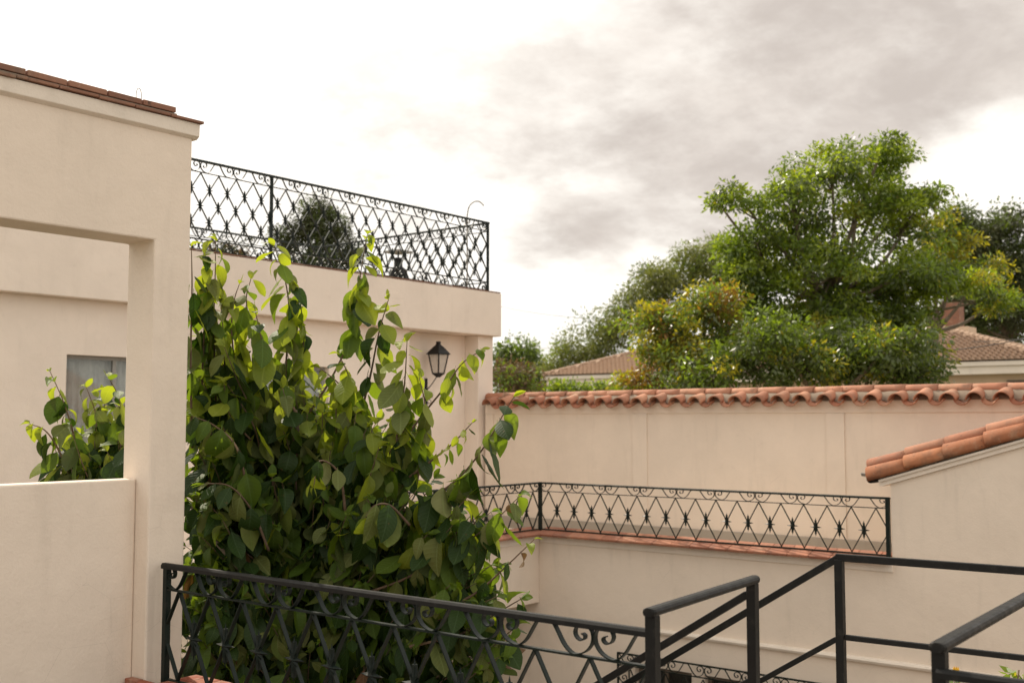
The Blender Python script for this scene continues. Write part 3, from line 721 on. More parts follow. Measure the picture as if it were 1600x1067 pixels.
# ------------------------------------------------------------------ houses beyond the wall
def house(name, label, s, x0, x1, y0, y1, ze, rise, chimney=None):
    x0, x1, y0, y1, ze, rise = [v * s for v in (x0, x1, y0, y1, ze, rise)]
    T = thing(name, label, 'house', ((x0 + x1) / 2, (y0 + y1) / 2, GZ)); cx, cy = T.location.x, T.location.y
    ov = .7
    boxobj('wall', 'far_wall', T, x0 + ov - cx, x1 - ov - cx, y0 + ov - cy, y1 - ov - cy, 0, ze - .55 - GZ)
    boxobj('eave_band', 'trim', T, x0 + .12 - cx, x1 - .12 - cx, y0 + .12 - cy, y1 - .12 - cy, ze - .55 - GZ, ze - .22 - GZ)
    boxobj('eave_soffit', 'trim', T, x0 + .02 - cx, x1 - .02 - cx, y0 + .02 - cy, y1 - .02 - cy, ze - .215 - GZ, ze - .03 - GZ)
    hx = (x1 - x0) / 2; ridge_a = y0 + hx; ridge_b = y1 - hx; xm = (x0 + x1) / 2; zr = ze + rise
    m = MB(); c = [(x0, y0, ze), (x1, y0, ze), (x1, y1, ze), (x0, y1, ze), (xm, ridge_a, zr), (xm, ridge_b, zr)]
    m.add([(a - cx, b - cy, d - GZ) for a, b, d in c], [(0, 1, 4), (1, 2, 5, 4), (2, 3, 5), (3, 0, 4, 5), (3, 2, 1, 0)])
    roof = obj('roof', m.mesh('roof', 'far_tile'), T)
    # rolled tile courses standing on the two slopes that face the wall
    m = MB(); rows = int(hx / .38); wv = .25
    def course(side):
        for r_ in range(rows):
            f0, f1 = r_ / rows, (r_ + 1) / rows
            if side == 'w':
                ya, yb = y0 + f0 * hx, y1 - f0 * hx
                a = ya - (.5 * wv if r_ % 2 else 0)
                while a < yb:
                    p = [(x0 + f0 * hx - .05, a, ze + f0 * rise + .03), (x0 + f0 * hx - .05, a + wv * .5, ze + f0 * rise + .15), (x0 + f0 * hx - .05, a + wv, ze + f0 * rise + .03)]
                    q = [(x + hx / rows, y, z + rise / rows - .10) for x, y, z in p]
                    vs = p + q; m.add([(x - cx, y - cy, z - GZ) for x, y, z in vs], [(0, 1, 4, 3), (1, 2, 5, 4), (0, 2, 1)]); a += wv
            else:
                xa, xb = x0 + f0 * hx, x1 - f0 * hx; a = xa - (.5 * wv if r_ % 2 else 0); e, sg = (y0, 1) if side == 's' else (y1, -1)
                while a < xb:
                    yy = e + sg * (f0 * hx - .05)
                    p = [(a, yy, ze + f0 * rise + .03), (a + wv * .5, yy, ze + f0 * rise + .15), (a + wv, yy, ze + f0 * rise + .03)]
                    q = [(x, y + sg * hx / rows, z + rise / rows - .10) for x, y, z in p]
                    vs = p + q; m.add([(x - cx, y - cy, z - GZ) for x, y, z in vs], [(0, 1, 4, 3), (1, 2, 5, 4), (0, 2, 1)]); a += wv
    course('w'); course('s'); course('n')
    obj('roof_tiles', m.mesh('roof_tiles', 'far_tile'), T, kind='stuff')
    m = MB()
    for a, b in (((x0, y0, ze), (xm, ridge_a, zr)), ((x0, y1, ze), (xm, ridge_b, zr)), ((xm, ridge_a, zr), (xm, ridge_b, zr)), ((x1, y0, ze), (xm, ridge_a, zr)), ((x1, y1, ze), (xm, ridge_b, zr))):
        a = Vector(a) - Vector((cx, cy, GZ - .06)); b = Vector(b) - Vector((cx, cy, GZ - .06)); n = int((b - a).length / .42)
        for i in range(n): m.tube([a.lerp(b, i / n), a.lerp(b, (i + 1.1) / n)], lambda q: (.14, .11)[q], 6)
    obj('hip_tiles', m.mesh('hip_tiles', 'far_tile'), T)
    return T, roof
H1, r1 = house('tiled_house', 'low hip-roofed house with pale eaves at the left of the trees', 1.45, 32, 40, 13.9, 24.0, 1.56, 1.40)
H2, r2 = house('tiled_house', 'house with brown scalloped tile roof and brick chimney right of the big tree', 1.6, 29.8, 37.2, 6.6, 16.6, 1.50, 1.12)
# window strip and chimney on the right house
wn = obj('window', None, H2, loc=(29.8 * 1.6 + .66 - H2.location.x, 8.9 - .0 * 1.6 + 2.2 - H2.location.y, 0))
zc = 1.50 * 1.6 - .80 - GZ
m = MB(); m.box(-.02, .03, -1.4, 1.4, zc - 1.3, zc); obj('frame', m.mesh('frame', 'window_wood'), wn)
m = MB(); m.box(-.03, -.021, -1.3, 1.3, zc - 1.2, zc - .08); obj('pane', m.mesh('pane', 'room'), wn)
cpt = at_b(1489, 500, 55); cc = (cpt.x - H2.location.x, cpt.y - H2.location.y)
ch = obj('chimney', None, H2, loc=(cc[0], cc[1], 0)); zt_ = at_b(1489, 474, 55).z - GZ; zb_ = at_b(1489, 530, 55).z - GZ
m = MB(); m.box(-.42, .42, -.42, .42, zb_ + .55, zt_); obj('shaft', m.mesh('shaft', 'old_tile'), ch, bevel=.01)
m = MB(); m.box(-.75, .55, -.95, .55, zb_ - .9, zb_ + .55); obj('base', m.mesh('base', 'far_wall'), ch, bevel=.01)

# overhead cables
def cable(name, label, p, q, r, sag):
    pts = [p.lerp(q, i / 24) - Vector((0, 0, sag * 4 * (i / 24) * (1 - i / 24))) for i in range(25)]
    o_ = pts[0].copy(); m = MB(); m.tube([x - o_ for x in pts], r, 6)
    o = obj(name, m.mesh(name, 'dark', True), None, loc=o_); o['label'] = label; o['category'] = 'cable'; o['group'] = 'overhead cables'
cable('overhead_cable', 'dark cable rising over the brick chimney roof, lower one', at_b(1380, 552, 38), at_b(1720, 500, 30), .014, .25)
cable('overhead_cable', 'cable sagging past the dark trees right of the brick chimney', at_b(1520, 534, 40), at_b(1700, 512, 34), .012, .1)
cable('overhead_cable', 'faint thin cable crossing the pale sky beside the roof slab corner', at_b(760, 474, 70), at_b(1010, 500, 60), .010, .3)
cable('overhead_cable', 'lowest faint cable just above the far treetops beside the roof slab', at_b(760, 537, 90), at_b(1010, 541, 80), .012, .3)

# ------------------------------------------------------------------ background trees
def leaf_cloud(name, centres, rad, per, size, mats, weights, parent, flat=.6, asp=.42, droop=.25, up=.6):
    """many small folded leaves round spray centres"""
    centres = np.asarray(centres); nC = len(centres); n = nC * per
    ci = np.repeat(np.arange(nC), per)
    u = RNG.normal(size=(n, 3)); u /= np.linalg.norm(u, axis=1)[:, None]
    r = rad * RNG.random(n) ** .55 * (.7 + .6 * RNG.random(nC))[ci]
    off = u * r[:, None]; off[:, 2] *= flat; off[:, 2] -= droop * (off[:, 0] ** 2 + off[:, 1] ** 2) / rad
    pos = centres[ci] + off
    ax = u + RNG.normal(size=(n, 3)) * .7; ax[:, 2] -= .35; ax /= np.linalg.norm(ax, axis=1)[:, None]
    nr = RNG.normal(size=(n, 3)) * .6; nr[:, 2] += up; nr -= ax * np.sum(nr * ax, axis=1)[:, None]; nr /= np.linalg.norm(nr, axis=1)[:, None]
    sd = np.cross(ax, nr); s = size * (.6 + .8 * RNG.random(n))
    a = pos; b = pos + ax * (s * .45)[:, None] + sd * (s * asp * .5)[:, None] - nr * (s * .06)[:, None]
    c = pos + ax * s[:, None] - nr * (s * .12)[:, None]; d = pos + ax * (s * .45)[:, None] - sd * (s * asp * .5)[:, None] - nr * (s * .06)[:, None]
    V = np.stack([a, b, c, d], 1).reshape(-1, 3).astype(np.float32)
    idx = (np.arange(n) * 4)[:, None] + np.array([0, 1, 2, 3])[None, :]
    me = bpy.data.meshes.new(name); me.vertices.add(n * 4); me.vertices.foreach_set('co', V.ravel())
    me.loops.add(n * 4); me.loops.foreach_set('vertex_index', idx.ravel().astype(np.int32))
    me.polygons.add(n); me.polygons.foreach_set('loop_start', (np.arange(n) * 4).astype(np.int32)); 
    me.polygons.foreach_set('loop_total', np.full(n, 4, np.int32))
    for q in mats: me.materials.append(M[q])
    cm = RNG.choice(len(mats), size=nC, p=weights)[ci]; flip = RNG.random(n) < .15; cm = np.where(flip, RNG.choice(len(mats), size=n, p=weights), cm)
    me.polygons.foreach_set('material_index', cm.astype(np.int32)); me.update(calc_edges=True); me.validate()
    return obj(name, me, parent)
def tree(name, label, base, blobs, b, rad, per, size, mats, weights, group=None, trunk_r=.22, dens=1., cat='tree', fork=None, **kw):
    """blobs: (px, py, rx, ry, depth offset, sprays) outlines read off the photo, set b metres away"""
    base = Vector(base); T = thing(name, label, cat, base, 0, group)
    sprays = []; wood = MB(); fork_p = Vector(fork) if fork else base + Vector((0, 0, (blobs and 3.0)))
    fk = fork_p - base
    tr = catmull([(0, 0, 0), (fk.x * .3 + .1, fk.y * .3, fk.z * .4), (fk.x * .8 - .06, fk.y * .8, fk.z * .8), fk], 5); nT = len(tr)
    tm = MB(); tm.tube(tr, lambda i: trunk_r * (1 - .45 * i / nT), 10); obj('trunk', tm.mesh('trunk', 'bark', True), T)
    for (px, py, rx, ry, db, ns) in blobs:
        c = at_b(px, py, b + db) - base; sx = rx * (b + db) / FPX; sz = ry * (b + db) / FPX
        mid = fk.lerp(c, .5) + Vector((random.uniform(-.3, .3), random.uniform(-.3, .3), -abs((c - fk).length) * .08))
        lp_ = catmull([fk, mid, c], 5); l_ = len(lp_); wood.tube(lp_, lambda i: trunk_r * (.34 - .26 * i / l_), 7)
        for _ in range(int(ns * dens)):
            u = Vector(RNG.normal(size=3)).normalized(); r = random.random() ** .42
            p = c + Vector((u.x * sx * r, u.y * sx * r, u.z * sz * r)); sprays.append(p)
            m1 = c.lerp(p, .5) + Vector((random.uniform(-.15, .15), random.uniform(-.15, .15), -.1 * sz))
            if random.random() < .5: wood.tube([c.lerp(fk, .25 * random.random()), m1, p], lambda i: (trunk_r * .11, trunk_r * .07, trunk_r * .03)[i], 5)
    obj('limbs', wood.mesh('limbs', 'bark', True), T)
    leaf_cloud('crown', sprays, rad, per, size, mats, weights, T, **kw)
    return T
GT = 'trees beyond the boundary wall'
b1 = 27
big = [(1280, 500, 110, 40, -.3, 34), (1395, 505, 60, 36, -.2, 24), (1500, 440, 50, 14, .3, 10), (1540, 470, 40, 16, .5, 8), (1165, 385, 46, 45, 0, 20), (1150, 470, 45, 45, 0, 18), (1300, 262, 78, 40, 0, 26), (1395, 262, 42, 38, .5, 14), (1235, 300, 60, 40, -.5, 18), (1150, 305, 34, 20, 0, 7), (1340, 330, 95, 45, 0, 34), (1230, 370, 90, 50, .5, 34),
       (1420, 350, 50, 60, 0, 22), (1190, 440, 60, 50, 0, 22), (1300, 430, 110, 55, 0, 44), (1395, 450, 85, 50, .5, 36), (1220, 510, 80, 45, 0, 32), (1462, 430, 45, 28, 0, 14),
       (1330, 520, 110, 50, 0, 44), (1430, 415, 60, 40, -1, 18), (1118, 312, 14, 8, 0, 2), (1380, 228, 36, 14, 0, 5), (1440, 300, 22, 14, 0, 3)]
base1 = at_b(1300, 700, b1 + .5); base1.z = GZ
tree('broadleaf_tree', 'tallest broad green tree rising behind the boundary wall', base1, big, b1, .44, 130, .125, ['t_dark', 't_green', 't_lime', 't_yellow'], [.22, .42, .31, .05], GT, .22, 1.1, fork=at_b(1285, 470, b1 + .5), flat=.5)
low = [(1405, 552, 62, 34, .3, 30), (1330, 535, 80, 34, .3, 26), (1300, 545, 70, 35, .3, 22), (1150, 560, 80, 45, 0, 30), (1260, 575, 70, 35, -.5, 26), (1360, 575, 70, 35, 0, 26), (1430, 580, 48, 26, -.5, 16), (1205, 520, 45, 40, -1, 16), (1400, 535, 60, 30, -1, 16), (1090, 590, 50, 24, 0, 12)]
bs = at_b(1290, 700, 23.6); bs.z = GZ
tree('glossy_tree', 'low dark glossy tree filling the foot of the tallest one above the ridge tiles', bs, low, 23.4, .42, 110, .12, ['t_dark', 't_green', 't_yellow'], [.66, .27, .07], GT, .2, 1.1, fork=at_b(1290, 640, 23.8), flat=.6)
yel = [(1060, 500, 60, 40, 0, 24), (1035, 548, 60, 34, -.3, 24), (1110, 470, 50, 35, 0, 18), (1085, 555, 60, 40, 0, 26), (1000, 592, 45, 18, 0, 12), (1010, 505, 30, 24, 0, 8), (1140, 510, 34, 50, 0, 14)]
bs = at_b(1080, 700, 25.4); bs.z = GZ
tree('yellowing_tree', 'yellow and rust tinged tree covering the end of the low tiled roof', bs, yel, 25.2, .40, 105, .115, ['t_yellow', 't_green', 't_rust', 't_dark'], [.34, .40, .12, .14], GT, .2, 1., fork=at_b(1080, 610, 25.5), flat=.6)
fea = [(1090, 410, 45, 32, 0, 22), (1040, 440, 50, 36, 0, 26), (1000, 480, 50, 36, 0, 26), (945, 520, 50, 30, 0, 22), (910, 555, 46, 24, 0, 18), (1130, 430, 40, 40, 0, 18), (1060, 490, 60, 30, 1, 22), (870, 575, 30, 18, 0, 8), (1120, 385, 30, 14, 0, 6)]
bs = at_b(1020, 700, 62); bs.z = GZ
tree('feathery_tree', 'hazy feathery tree sloping down towards the low tiled roof', bs, fea, 62, 1.0, 130, .24, ['t_fine', 't_dark', 't_green'], [.72, .13, .15], GT, .4, 1.35, fork=at_b(1030, 560, 62), flat=.6, asp=.3)
dk = [(1495, 362, 40, 26, 0, 18), (1470, 385, 34, 30, 0, 14), (1520, 385, 50, 36, 0, 24), (1500, 490, 46, 34, 0, 26), (1470, 520, 36, 26, 0, 14), (1540, 460, 50, 40, 0, 24), (1560, 350, 55, 28, 0, 20), (1590, 400, 60, 50, 0, 34), (1530, 420, 50, 50, 0, 24), (1580, 480, 60, 50, 0, 34), (1545, 520, 60, 25, 3, 22), (1490, 340, 36, 20, 0, 9), (1640, 440, 70, 90, 0, 30)]
bs = at_b(1580, 700, 68); bs.z = GZ
tree('dark_tree', 'dark green tree behind the brick chimney at the right edge', bs, dk, 68, 1.1, 130, .26, ['t_pine', 't_dark'], [.5, .5], GT, .4, 1.15, fork=at_b(1580, 530, 68), flat=.6)
br = [(1490, 390, 42, 36, 0, 14), (1530, 430, 44, 34, 0, 14), (1475, 350, 26, 24, 0, 6), (1495, 440, 55, 10, 0, 12), (1565, 462, 26, 14, 0, 6), (1462, 300, 12, 8, 0, 2)]
bs = at_b(1440, 700, 30); bs.z = GZ
tree('sunlit_tree', 'bright yellow-green tree between the tallest tree and the dark one', bs, br, 30, .46, 120, .13, ['t_green', 't_yellow', 't_dark'], [.5, .3, .2], GT, .2, 1., fork=at_b(1460, 520, 30), flat=.55)
sm = [(812, 552, 34, 26, 0, 28), (788, 572, 32, 28, 0, 24), (838, 575, 24, 24, 0, 18), (812, 605, 50, 26, 0, 30), (870, 600, 30, 16, 0, 12)]
bs = at_b(812, 700, 75); bs.z = GZ
tree('round_tree', 'small round green tree in the gap beside the left house corner', bs, sm, 75, .85, 75, .28, ['t_dark', 't_green'], [.6, .4], GT, .3, 1., fork=at_b(812, 600, 75), flat=.7)
dr = [(800, 592, 36, 24, 0, 34), (830, 604, 36, 12, 0, 16), (785, 575, 12, 16, 0, 4)]
bs = at_b(805, 720, 40); bs.z = GZ
tree('dry_shrub', 'brown dry shrub peeping over the left end of the ridge tiles', bs, dr, 40, .4, 60, .14, ['t_dry', 't_green'], [.75, .25], GT, .12, 1., cat='shrub', fork=at_b(805, 640, 40), flat=.9)
hg = [(870 + 30 * i, 608, 22, 6, 0, 8) for i in range(7)]
bs = at_b(950, 720, 38); bs.z = GZ
tree('garden_hedge', 'green hedge under the pale eaves of the low hip-roofed house', bs, hg, 38, .4, 90, .14, ['t_green', 't_lime', 't_dark'], [.4, .3, .3], GT, .12, 1., cat='hedge', fork=at_b(950, 650, 38), flat=.8)
pn = [(492, 335, 30, 22, 0, 12), (478, 358, 34, 22, 0, 14), (530, 358, 22, 24, 0, 8), (455, 380, 26, 26, 0, 10), (510, 385, 44, 30, 0, 18), (480, 410, 50, 22, 0, 16), (545, 395, 22, 24, 0, 8), (436, 372, 12, 14, 0, 3), (505, 325, 14, 12, 0, 4), (500, 450, 60, 30, 0, 20)]
bs = at_b(495, 600, 70); bs.z = GZ
tree('conifer_tree', 'dark round-headed tree seen through the roof terrace railing', bs, pn, 70, .70, 190, .20, ['t_pine', 't_dark'], [.6, .4], GT, .35, 1., fork=at_b(495, 470, 70), flat=.9)
pn = [(348, 393, 30, 11, 0, 12), (370, 400, 24, 12, 0, 8), (335, 425, 50, 16, 0, 10)]
bs = at_b(350, 600, 70); bs.z = GZ
tree('low_treetop', 'tip of a dark tree just above the slab beside the portico pier', bs, pn, 70, .7, 60, .26, ['t_pine', 't_dry'], [.6, .4], GT, .25, 1., fork=at_b(350, 470, 70), flat=.9)

# ------------------------------------------------------------------ the big-leaved shrub in the courtyard
def big_leaf(variant, mat):
    """ovate leaf along +y, upper side +z, folded on the midrib and drooping"""
    fold, curl, twist, wid, tipc = variant
    ny, nx = 7, 4; prof = [.10, .58, .90, 1.0, .97, .82, .50, .04]
    y = 0.; z = 0.; ang = 0.; rows = []
    for i in range(ny + 1):
        f = i / ny; hw = wid * prof[i]; rows.append([])
        for j in range(nx + 1):
            u = (j / nx - .5) * 2; lift = abs(u) * hw * fold - (u * u) * hw * .18 + .010 * math.sin(i * 2.4 + j * 1.7)
            tw = twist * f
            x_ = u * hw * math.cos(tw); z_ = z + lift * math.cos(ang) + u * hw * math.sin(tw)
            rows[-1].append((x_, y + lift * math.sin(ang) * -.5, z_))
        ang += curl / ny * (1 + tipc * f); y += math.cos(ang) / ny; z -= math.sin(ang) / ny
    m = MB(); k = nx + 1; vs = [v for r_ in rows for v in r_]
    fs = [(i * k + j, i * k + j + 1, (i + 1) * k + j + 1, (i + 1) * k + j) for i in range(ny) for j in range(nx)]
    m.uv = [((j / nx - .5) * 2 * prof[i], i / ny) for i in range(ny + 1) for j in range(k)] + [(0, 0)] * 4
    m.add(vs, fs); m.add([(-.008, -.13, .02), (.008, -.13, .02), (.008, .03, 0), (-.008, .03, 0)], [(0, 1, 2, 3)])
    return m
VAR = [(.35, .5, .2, .29, .6), (.55, 1.0, -.3, .28, .8), (.15, .25, .1, .31, .3), (.8, .8, .5, .26, 1.2), (.30, 1.5, -.2, .29, .5), (.45, .1, -.5, .28, .2), (1.1, .6, .2, .27, 1.0), (.4, -.4, .3, .29, .4)]
LM = [big_leaf(v, None) for v in VAR]
def put_uv(me, uv):
    l = me.uv_layers.new(name='leaf_uv'); vi = np.zeros(len(me.loops), np.int32); me.loops.foreach_get('vertex_index', vi)
    l.data.foreach_set('uv', np.asarray(uv, np.float32)[vi].ravel())
    return me
LEAFMESH = {(i, q): put_uv(LM[i].mesh('leaf', q, True), LM[i].uv) for i in range(len(VAR)) for q in LEAFS}
SHB = Vector((6.0, 6.4, GZ))
SH = thing('big_leaved_shrub', 'tall big-leaved green shrub growing up from the courtyard beside the pier', 'shrub', SHB)
leaves = []                                     # (matrix, variant, mat, score)
def place_leaf(p, d, size, mat, score):
    if p.x < 4.60 and p.y < 6.9: return
    up = Vector((random.gauss(0, .35), random.gauss(0, .35), 1)) + Vector((-.2, -.25, 0)) * random.random()
    d = d.normalized(); n = (up - d * up.dot(d))
    if n.length < .05: n = Vector((1, 0, 0)) - d * d.x
    n.normalize(); s = d.cross(n); q = Matrix((s, d, n)).transposed().to_4x4()
    q = q @ Matrix.Diagonal((size * random.uniform(.85, 1.15), size, size, 1))
    q.translation = p - SHB; tip = p + d * size
    if (tip.x < 4.45 and tip.y < 6.9): return
    leaves.append((q, random.randrange(len(VAR)), mat, score))
def shoot(pts, leafy=.6, gap=.075, size=.19, young=.5, score=0., r=.009, mb=None, part=True, drp=.9, grey=.15, droptip=0):
    c = catmull(pts, 6); n = len(c); seg = [(c[i + 1] - c[i]).length for i in range(n - 1)]; tot = sum(seg); acc = 0.; nxt = tot * (1 - leafy); side = random.random() * 6.28
    m = MB() if mb is None else mb
    m.tube([p - SHB for p in c], lambda i: r * (1.25 - .95 * i / n), 6)
    for i in range(n - 1):
        while nxt <= acc + seg[i]:  # next leaf
            f = (nxt - acc) / seg[i]; p = c[i].lerp(c[i + 1], f); t = (c[i + 1] - c[i]).normalized(); fr = nxt / tot
            side += math.pi + random.uniform(-.6, .6)
            h = Vector((math.cos(side), math.sin(side), 0)); h = (h - t * h.dot(t) * .8)
            k = drp * random.uniform(.7, 2.8) * (1.5 if fr < .85 else .7)
            d = h + t * .35 * (1 + fr) + Vector((0, 0, -k))
            sz = size * 1.24 * random.uniform(.72, 1.2) * (1 if fr < .8 else .82 if fr < .93 else .6)
            q = random.random(); yf = young * (.35 + .9 * max(0, fr - .3))
            mat = 'leaf_young' if q < yf else 'leaf_dry' if q > .995 else 'leaf_grey' if q > .995 - grey else ('leaf_mid' if random.random() < .35 + young * .5 else 'leaf_old_shaded')
            place_leaf(p + h.normalized() * .02, d, sz, mat, score + random.random() * .2)
            nxt += gap * .74 * random.uniform(.7, 1.3)
        acc += seg[i]
    for _ in range(2):
        t = (c[-1] - c[-2]).normalized(); place_leaf(c[-1], t + Vector((random.uniform(-.7, .7), random.uniform(-.7, .7), -.2)), size * .5, 'leaf_young' if young > .2 else 'leaf_mid', score)
    if mb is None: obj('branch', m.mesh('branch', 'twig', True), SH)
HAND = [
    ([(320, 700, 8.1), (316, 600, 8.1), (320, 500, 8.05), (325, 440, 8.0), (318, 395, 8.0)], .8, .06, .18, .5),
    ([(420, 700, 8.5), (410, 620, 8.4), (395, 540, 8.3), (385, 470, 8.3), (392, 436, 8.3)], .8, .062, .18, .55),
    ([(470, 690, 8.5), (470, 600, 8.5), (474, 520, 8.45), (466, 450, 8.4)], .8, .06, .18, .55),
    ([(360, 700, 8.2), (352, 620, 8.2), (350, 540, 8.15), (345, 470, 8.1)], .8, .06, .19, .4),
    ([(540, 700, 8.2), (548, 640, 8.2), (545, 590, 8.2), (530, 555, 8.2)], .8, .06, .18, .6),
    ([(650, 760, 8.0), (660, 700, 7.95), (665, 640, 7.9), (655, 590, 7.9)], .85, .06, .19, .6),  # (points as px, py, metres ahead), leafy share, gap, size, young
    ([(345, 720, 8.3), (338, 640, 8.2), (334, 520, 8.1), (336, 440, 8.05), (337, 376, 8.0)], .8, .052, .17, .55),
    ([(300, 700, 8.0), (298, 560, 7.95), (300, 450, 7.95), (299, 385, 7.9)], .8, .09, .19, .4),
    ([(450, 690, 8.6), (446, 590, 8.5), (452, 500, 8.4), (446, 440, 8.4), (428, 384, 8.35)], .78, .048, .18, .6),
    ([(395, 690, 8.3), (372, 600, 8.3), (362, 520, 8.2), (366, 470, 8.2), (374, 444, 8.2)], .7, .075, .17, .6),
    ([(470, 660, 8.2), (440, 600, 8.2), (412, 540, 8.1), (398, 482, 8.1)], .75, .075, .18, .55),
    ([(440, 700, 8.5), (500, 620, 8.5), (540, 545, 8.45), (557, 480, 8.4), (563, 430, 8.4), (574, 366, 8.35)], .44, .036, .18, .65),
    ([(560, 660, 8.3), (578, 590, 8.3), (592, 520, 8.2), (607, 468, 8.2)], .85, .05, .17, .6),
    ([(612, 740, 8.0), (622, 670, 7.95), (632, 600, 7.9), (636, 534, 7.9)], .85, .048, .20, .95),
    ([(600, 730, 8.3), (655, 655, 8.2), (695, 605, 8.1), (722, 568, 8.05), (752, 547, 8.0)], .38, .05, .145, .75),
    ([(640, 745, 8.0), (680, 715, 7.9), (710, 690, 7.8), (738, 660, 7.8)], .55, .05, .085, .8),
    ([(600, 810, 7.9), (660, 785, 7.8), (715, 748, 7.7), (755, 700, 7.6), (785, 650, 7.55), (803, 620, 7.5)], .85, .062, .20, .25),
    ([(560, 930, 7.9), (630, 905, 7.8), (700, 865, 7.7), (765, 820, 7.6), (812, 775, 7.5)], .8, .058, .20, .15),
    ([(680, 960, 7.8), (745, 925, 7.7), (790, 885, 7.65), (835, 842, 7.6)], .5, .11, .14, .3),
    ([(600, 700, 8.4), (560, 640, 8.4), (530, 600, 8.3), (500, 575, 8.3)], .8, .06, .18, .6),
    ([(540, 800, 7.8), (530, 740, 7.7), (500, 720, 7.6), (490, 760, 7.55)], .5, .09, .14, .4),
    ([(390, 780, 7.9), (370, 700, 7.8), (335, 665, 7.75), (300, 650, 7.7)], .8, .06, .20, .03),
    ([(420, 860, 7.9), (395, 800, 7.8), (360, 760, 7.7), (320, 755, 7.65)], .6, .07, .19, .05),
    ([(640, 820, 7.6), (610, 790, 7.5), (585, 790, 7.45), (570, 810, 7.4)], .6, .06, .21, .05),
    ([(640, 1010, 7.7), (720, 990, 7.7), (780, 955, 7.65), (815, 935, 7.6)], .8, .06, .18, .1),
    ([(640, 1090, 7.8), (720, 1060, 7.8), (770, 1010, 7.7), (810, 975, 7.6)], .8, .055, .19, .12),
    ([(130, 760, 9.6), (118, 690, 9.5), (100, 630, 9.5), (78, 580, 9.5)], .85, .062, .17, .5),
    ([(160, 760, 9.5), (150, 700, 9.4), (150, 650, 9.4), (135, 605, 9.4)], .85, .055, .19, .45),
    ([(200, 760, 9.3), (190, 700, 9.3), (188, 630, 9.2), (170, 590, 9.2)], .85, .062, .17, .45),
    ([(110, 745, 9.4), (90, 700, 9.3), (70, 672, 9.3), (46, 662, 9.3)], .8, .065, .17, .6),
]
for pts, lf, gp2, sz, yg in HAND:
    shoot([at_b(*p) for p in pts], lf, gp2, sz, yg, score=1., r=.0085)
# heavy wood
trunk = MB()
def woodline(pts, r0, r1):
    c = catmull([p - SHB for p in pts], 6); n = len(c)
    trunk.tube([p + Vector((random.uniform(-.004, .004), random.uniform(-.004, .004), 0)) for p in c], lambda i: r0 + (r1 - r0) * i / n, 8)
root = SHB + Vector((0, 0, 0)); crotch = at_b(500, 900, 8.6)
woodline([root, root + Vector((.1, .05, 1.5)), crotch], .09, .06)
for pts in ([(500, 900, 8.6), (440, 840, 8.2), (340, 850, 7.95)], [(500, 900, 8.6), (420, 925, 8.0), (335, 845, 7.9)], [(500, 900, 8.6), (510, 800, 8.5), (500, 690, 8.5)], [(500, 900, 8.6), (460, 780, 8.7), (420, 650, 8.6)],
            [(500, 900, 8.6), (560, 820, 8.3), (600, 740, 8.2)], [(500, 900, 8.6), (620, 900, 8.2), (700, 860, 7.9)], [(500, 900, 8.6), (600, 960, 8.2), (680, 985, 7.9)], [(500, 900, 8.6), (330, 800, 9.0), (180, 770, 9.4)], [(510, 760, 8.4), (470, 680, 8.3), (462, 640, 8.3)],
            [(500, 900, 8.6), (400, 790, 8.5), (345, 720, 8.3)]):
    woodline([at_b(*p) for p in pts], .032, .012)
obj('trunk', trunk.mesh('trunk', 'bark', True), SH)
# filler shoots through the volume: (px, py, rx, ry, b, rb, count, young)
FILL = [(322, 590, 34, 90, 8.35, .5, 18, .30), (320, 690, 40, 70, 8.2, .4, 22, .1), (405, 600, 60, 60, 8.6, .5, 24, .32), (460, 640, 70, 50, 8.6, .6, 24, .3), (520, 660, 80, 60, 8.6, .6, 34, .32), (610, 670, 55, 50, 8.3, .5, 17, .35),
        (360, 760, 75, 80, 8.4, .5, 50, .04), (325, 850, 40, 110, 8.1, .35, 40, .02), (325, 1000, 44, 90, 8.1, .35, 40, 0), (470, 850, 150, 120, 9.2, .4, 90, 0), (500, 1020, 170, 100, 9.2, .4, 90, 0), (670, 900, 110, 110, 8.8, .4, 50, 0), (480, 780, 100, 80, 8.5, .6, 60, .07), (620, 790, 85, 70, 8.2, .5, 38, .10), (710, 805, 60, 45, 8.0, .45, 19, .12),
        (370, 930, 80, 70, 8.3, .5, 46, .0), (500, 930, 110, 80, 8.4, .6, 60, .0), (640, 930, 100, 70, 8.2, .5, 50, .03), (740, 900, 50, 50, 7.9, .4, 16, .08),
        (350, 1060, 70, 60, 8.3, .5, 34, 0), (480, 1070, 110, 70, 8.4, .6, 50, 0), (640, 1060, 100, 60, 8.2, .5, 40, .0), (735, 1020, 50, 50, 7.9, .4, 16, .05),
        (130, 710, 55, 50, 9.6, .5, 26, .2), (170, 670, 30, 60, 9.5, .5, 16, .25), (120, 800, 80, 60, 9.5, .6, 24, .05), (240, 720, 60, 90, 9.2, .7, 26, .1), (240, 900, 80, 100, 8.9, .7, 30, 0), (450, 1200, 200, 90, 8.4, .8, 40, 0)]
tw = MB()
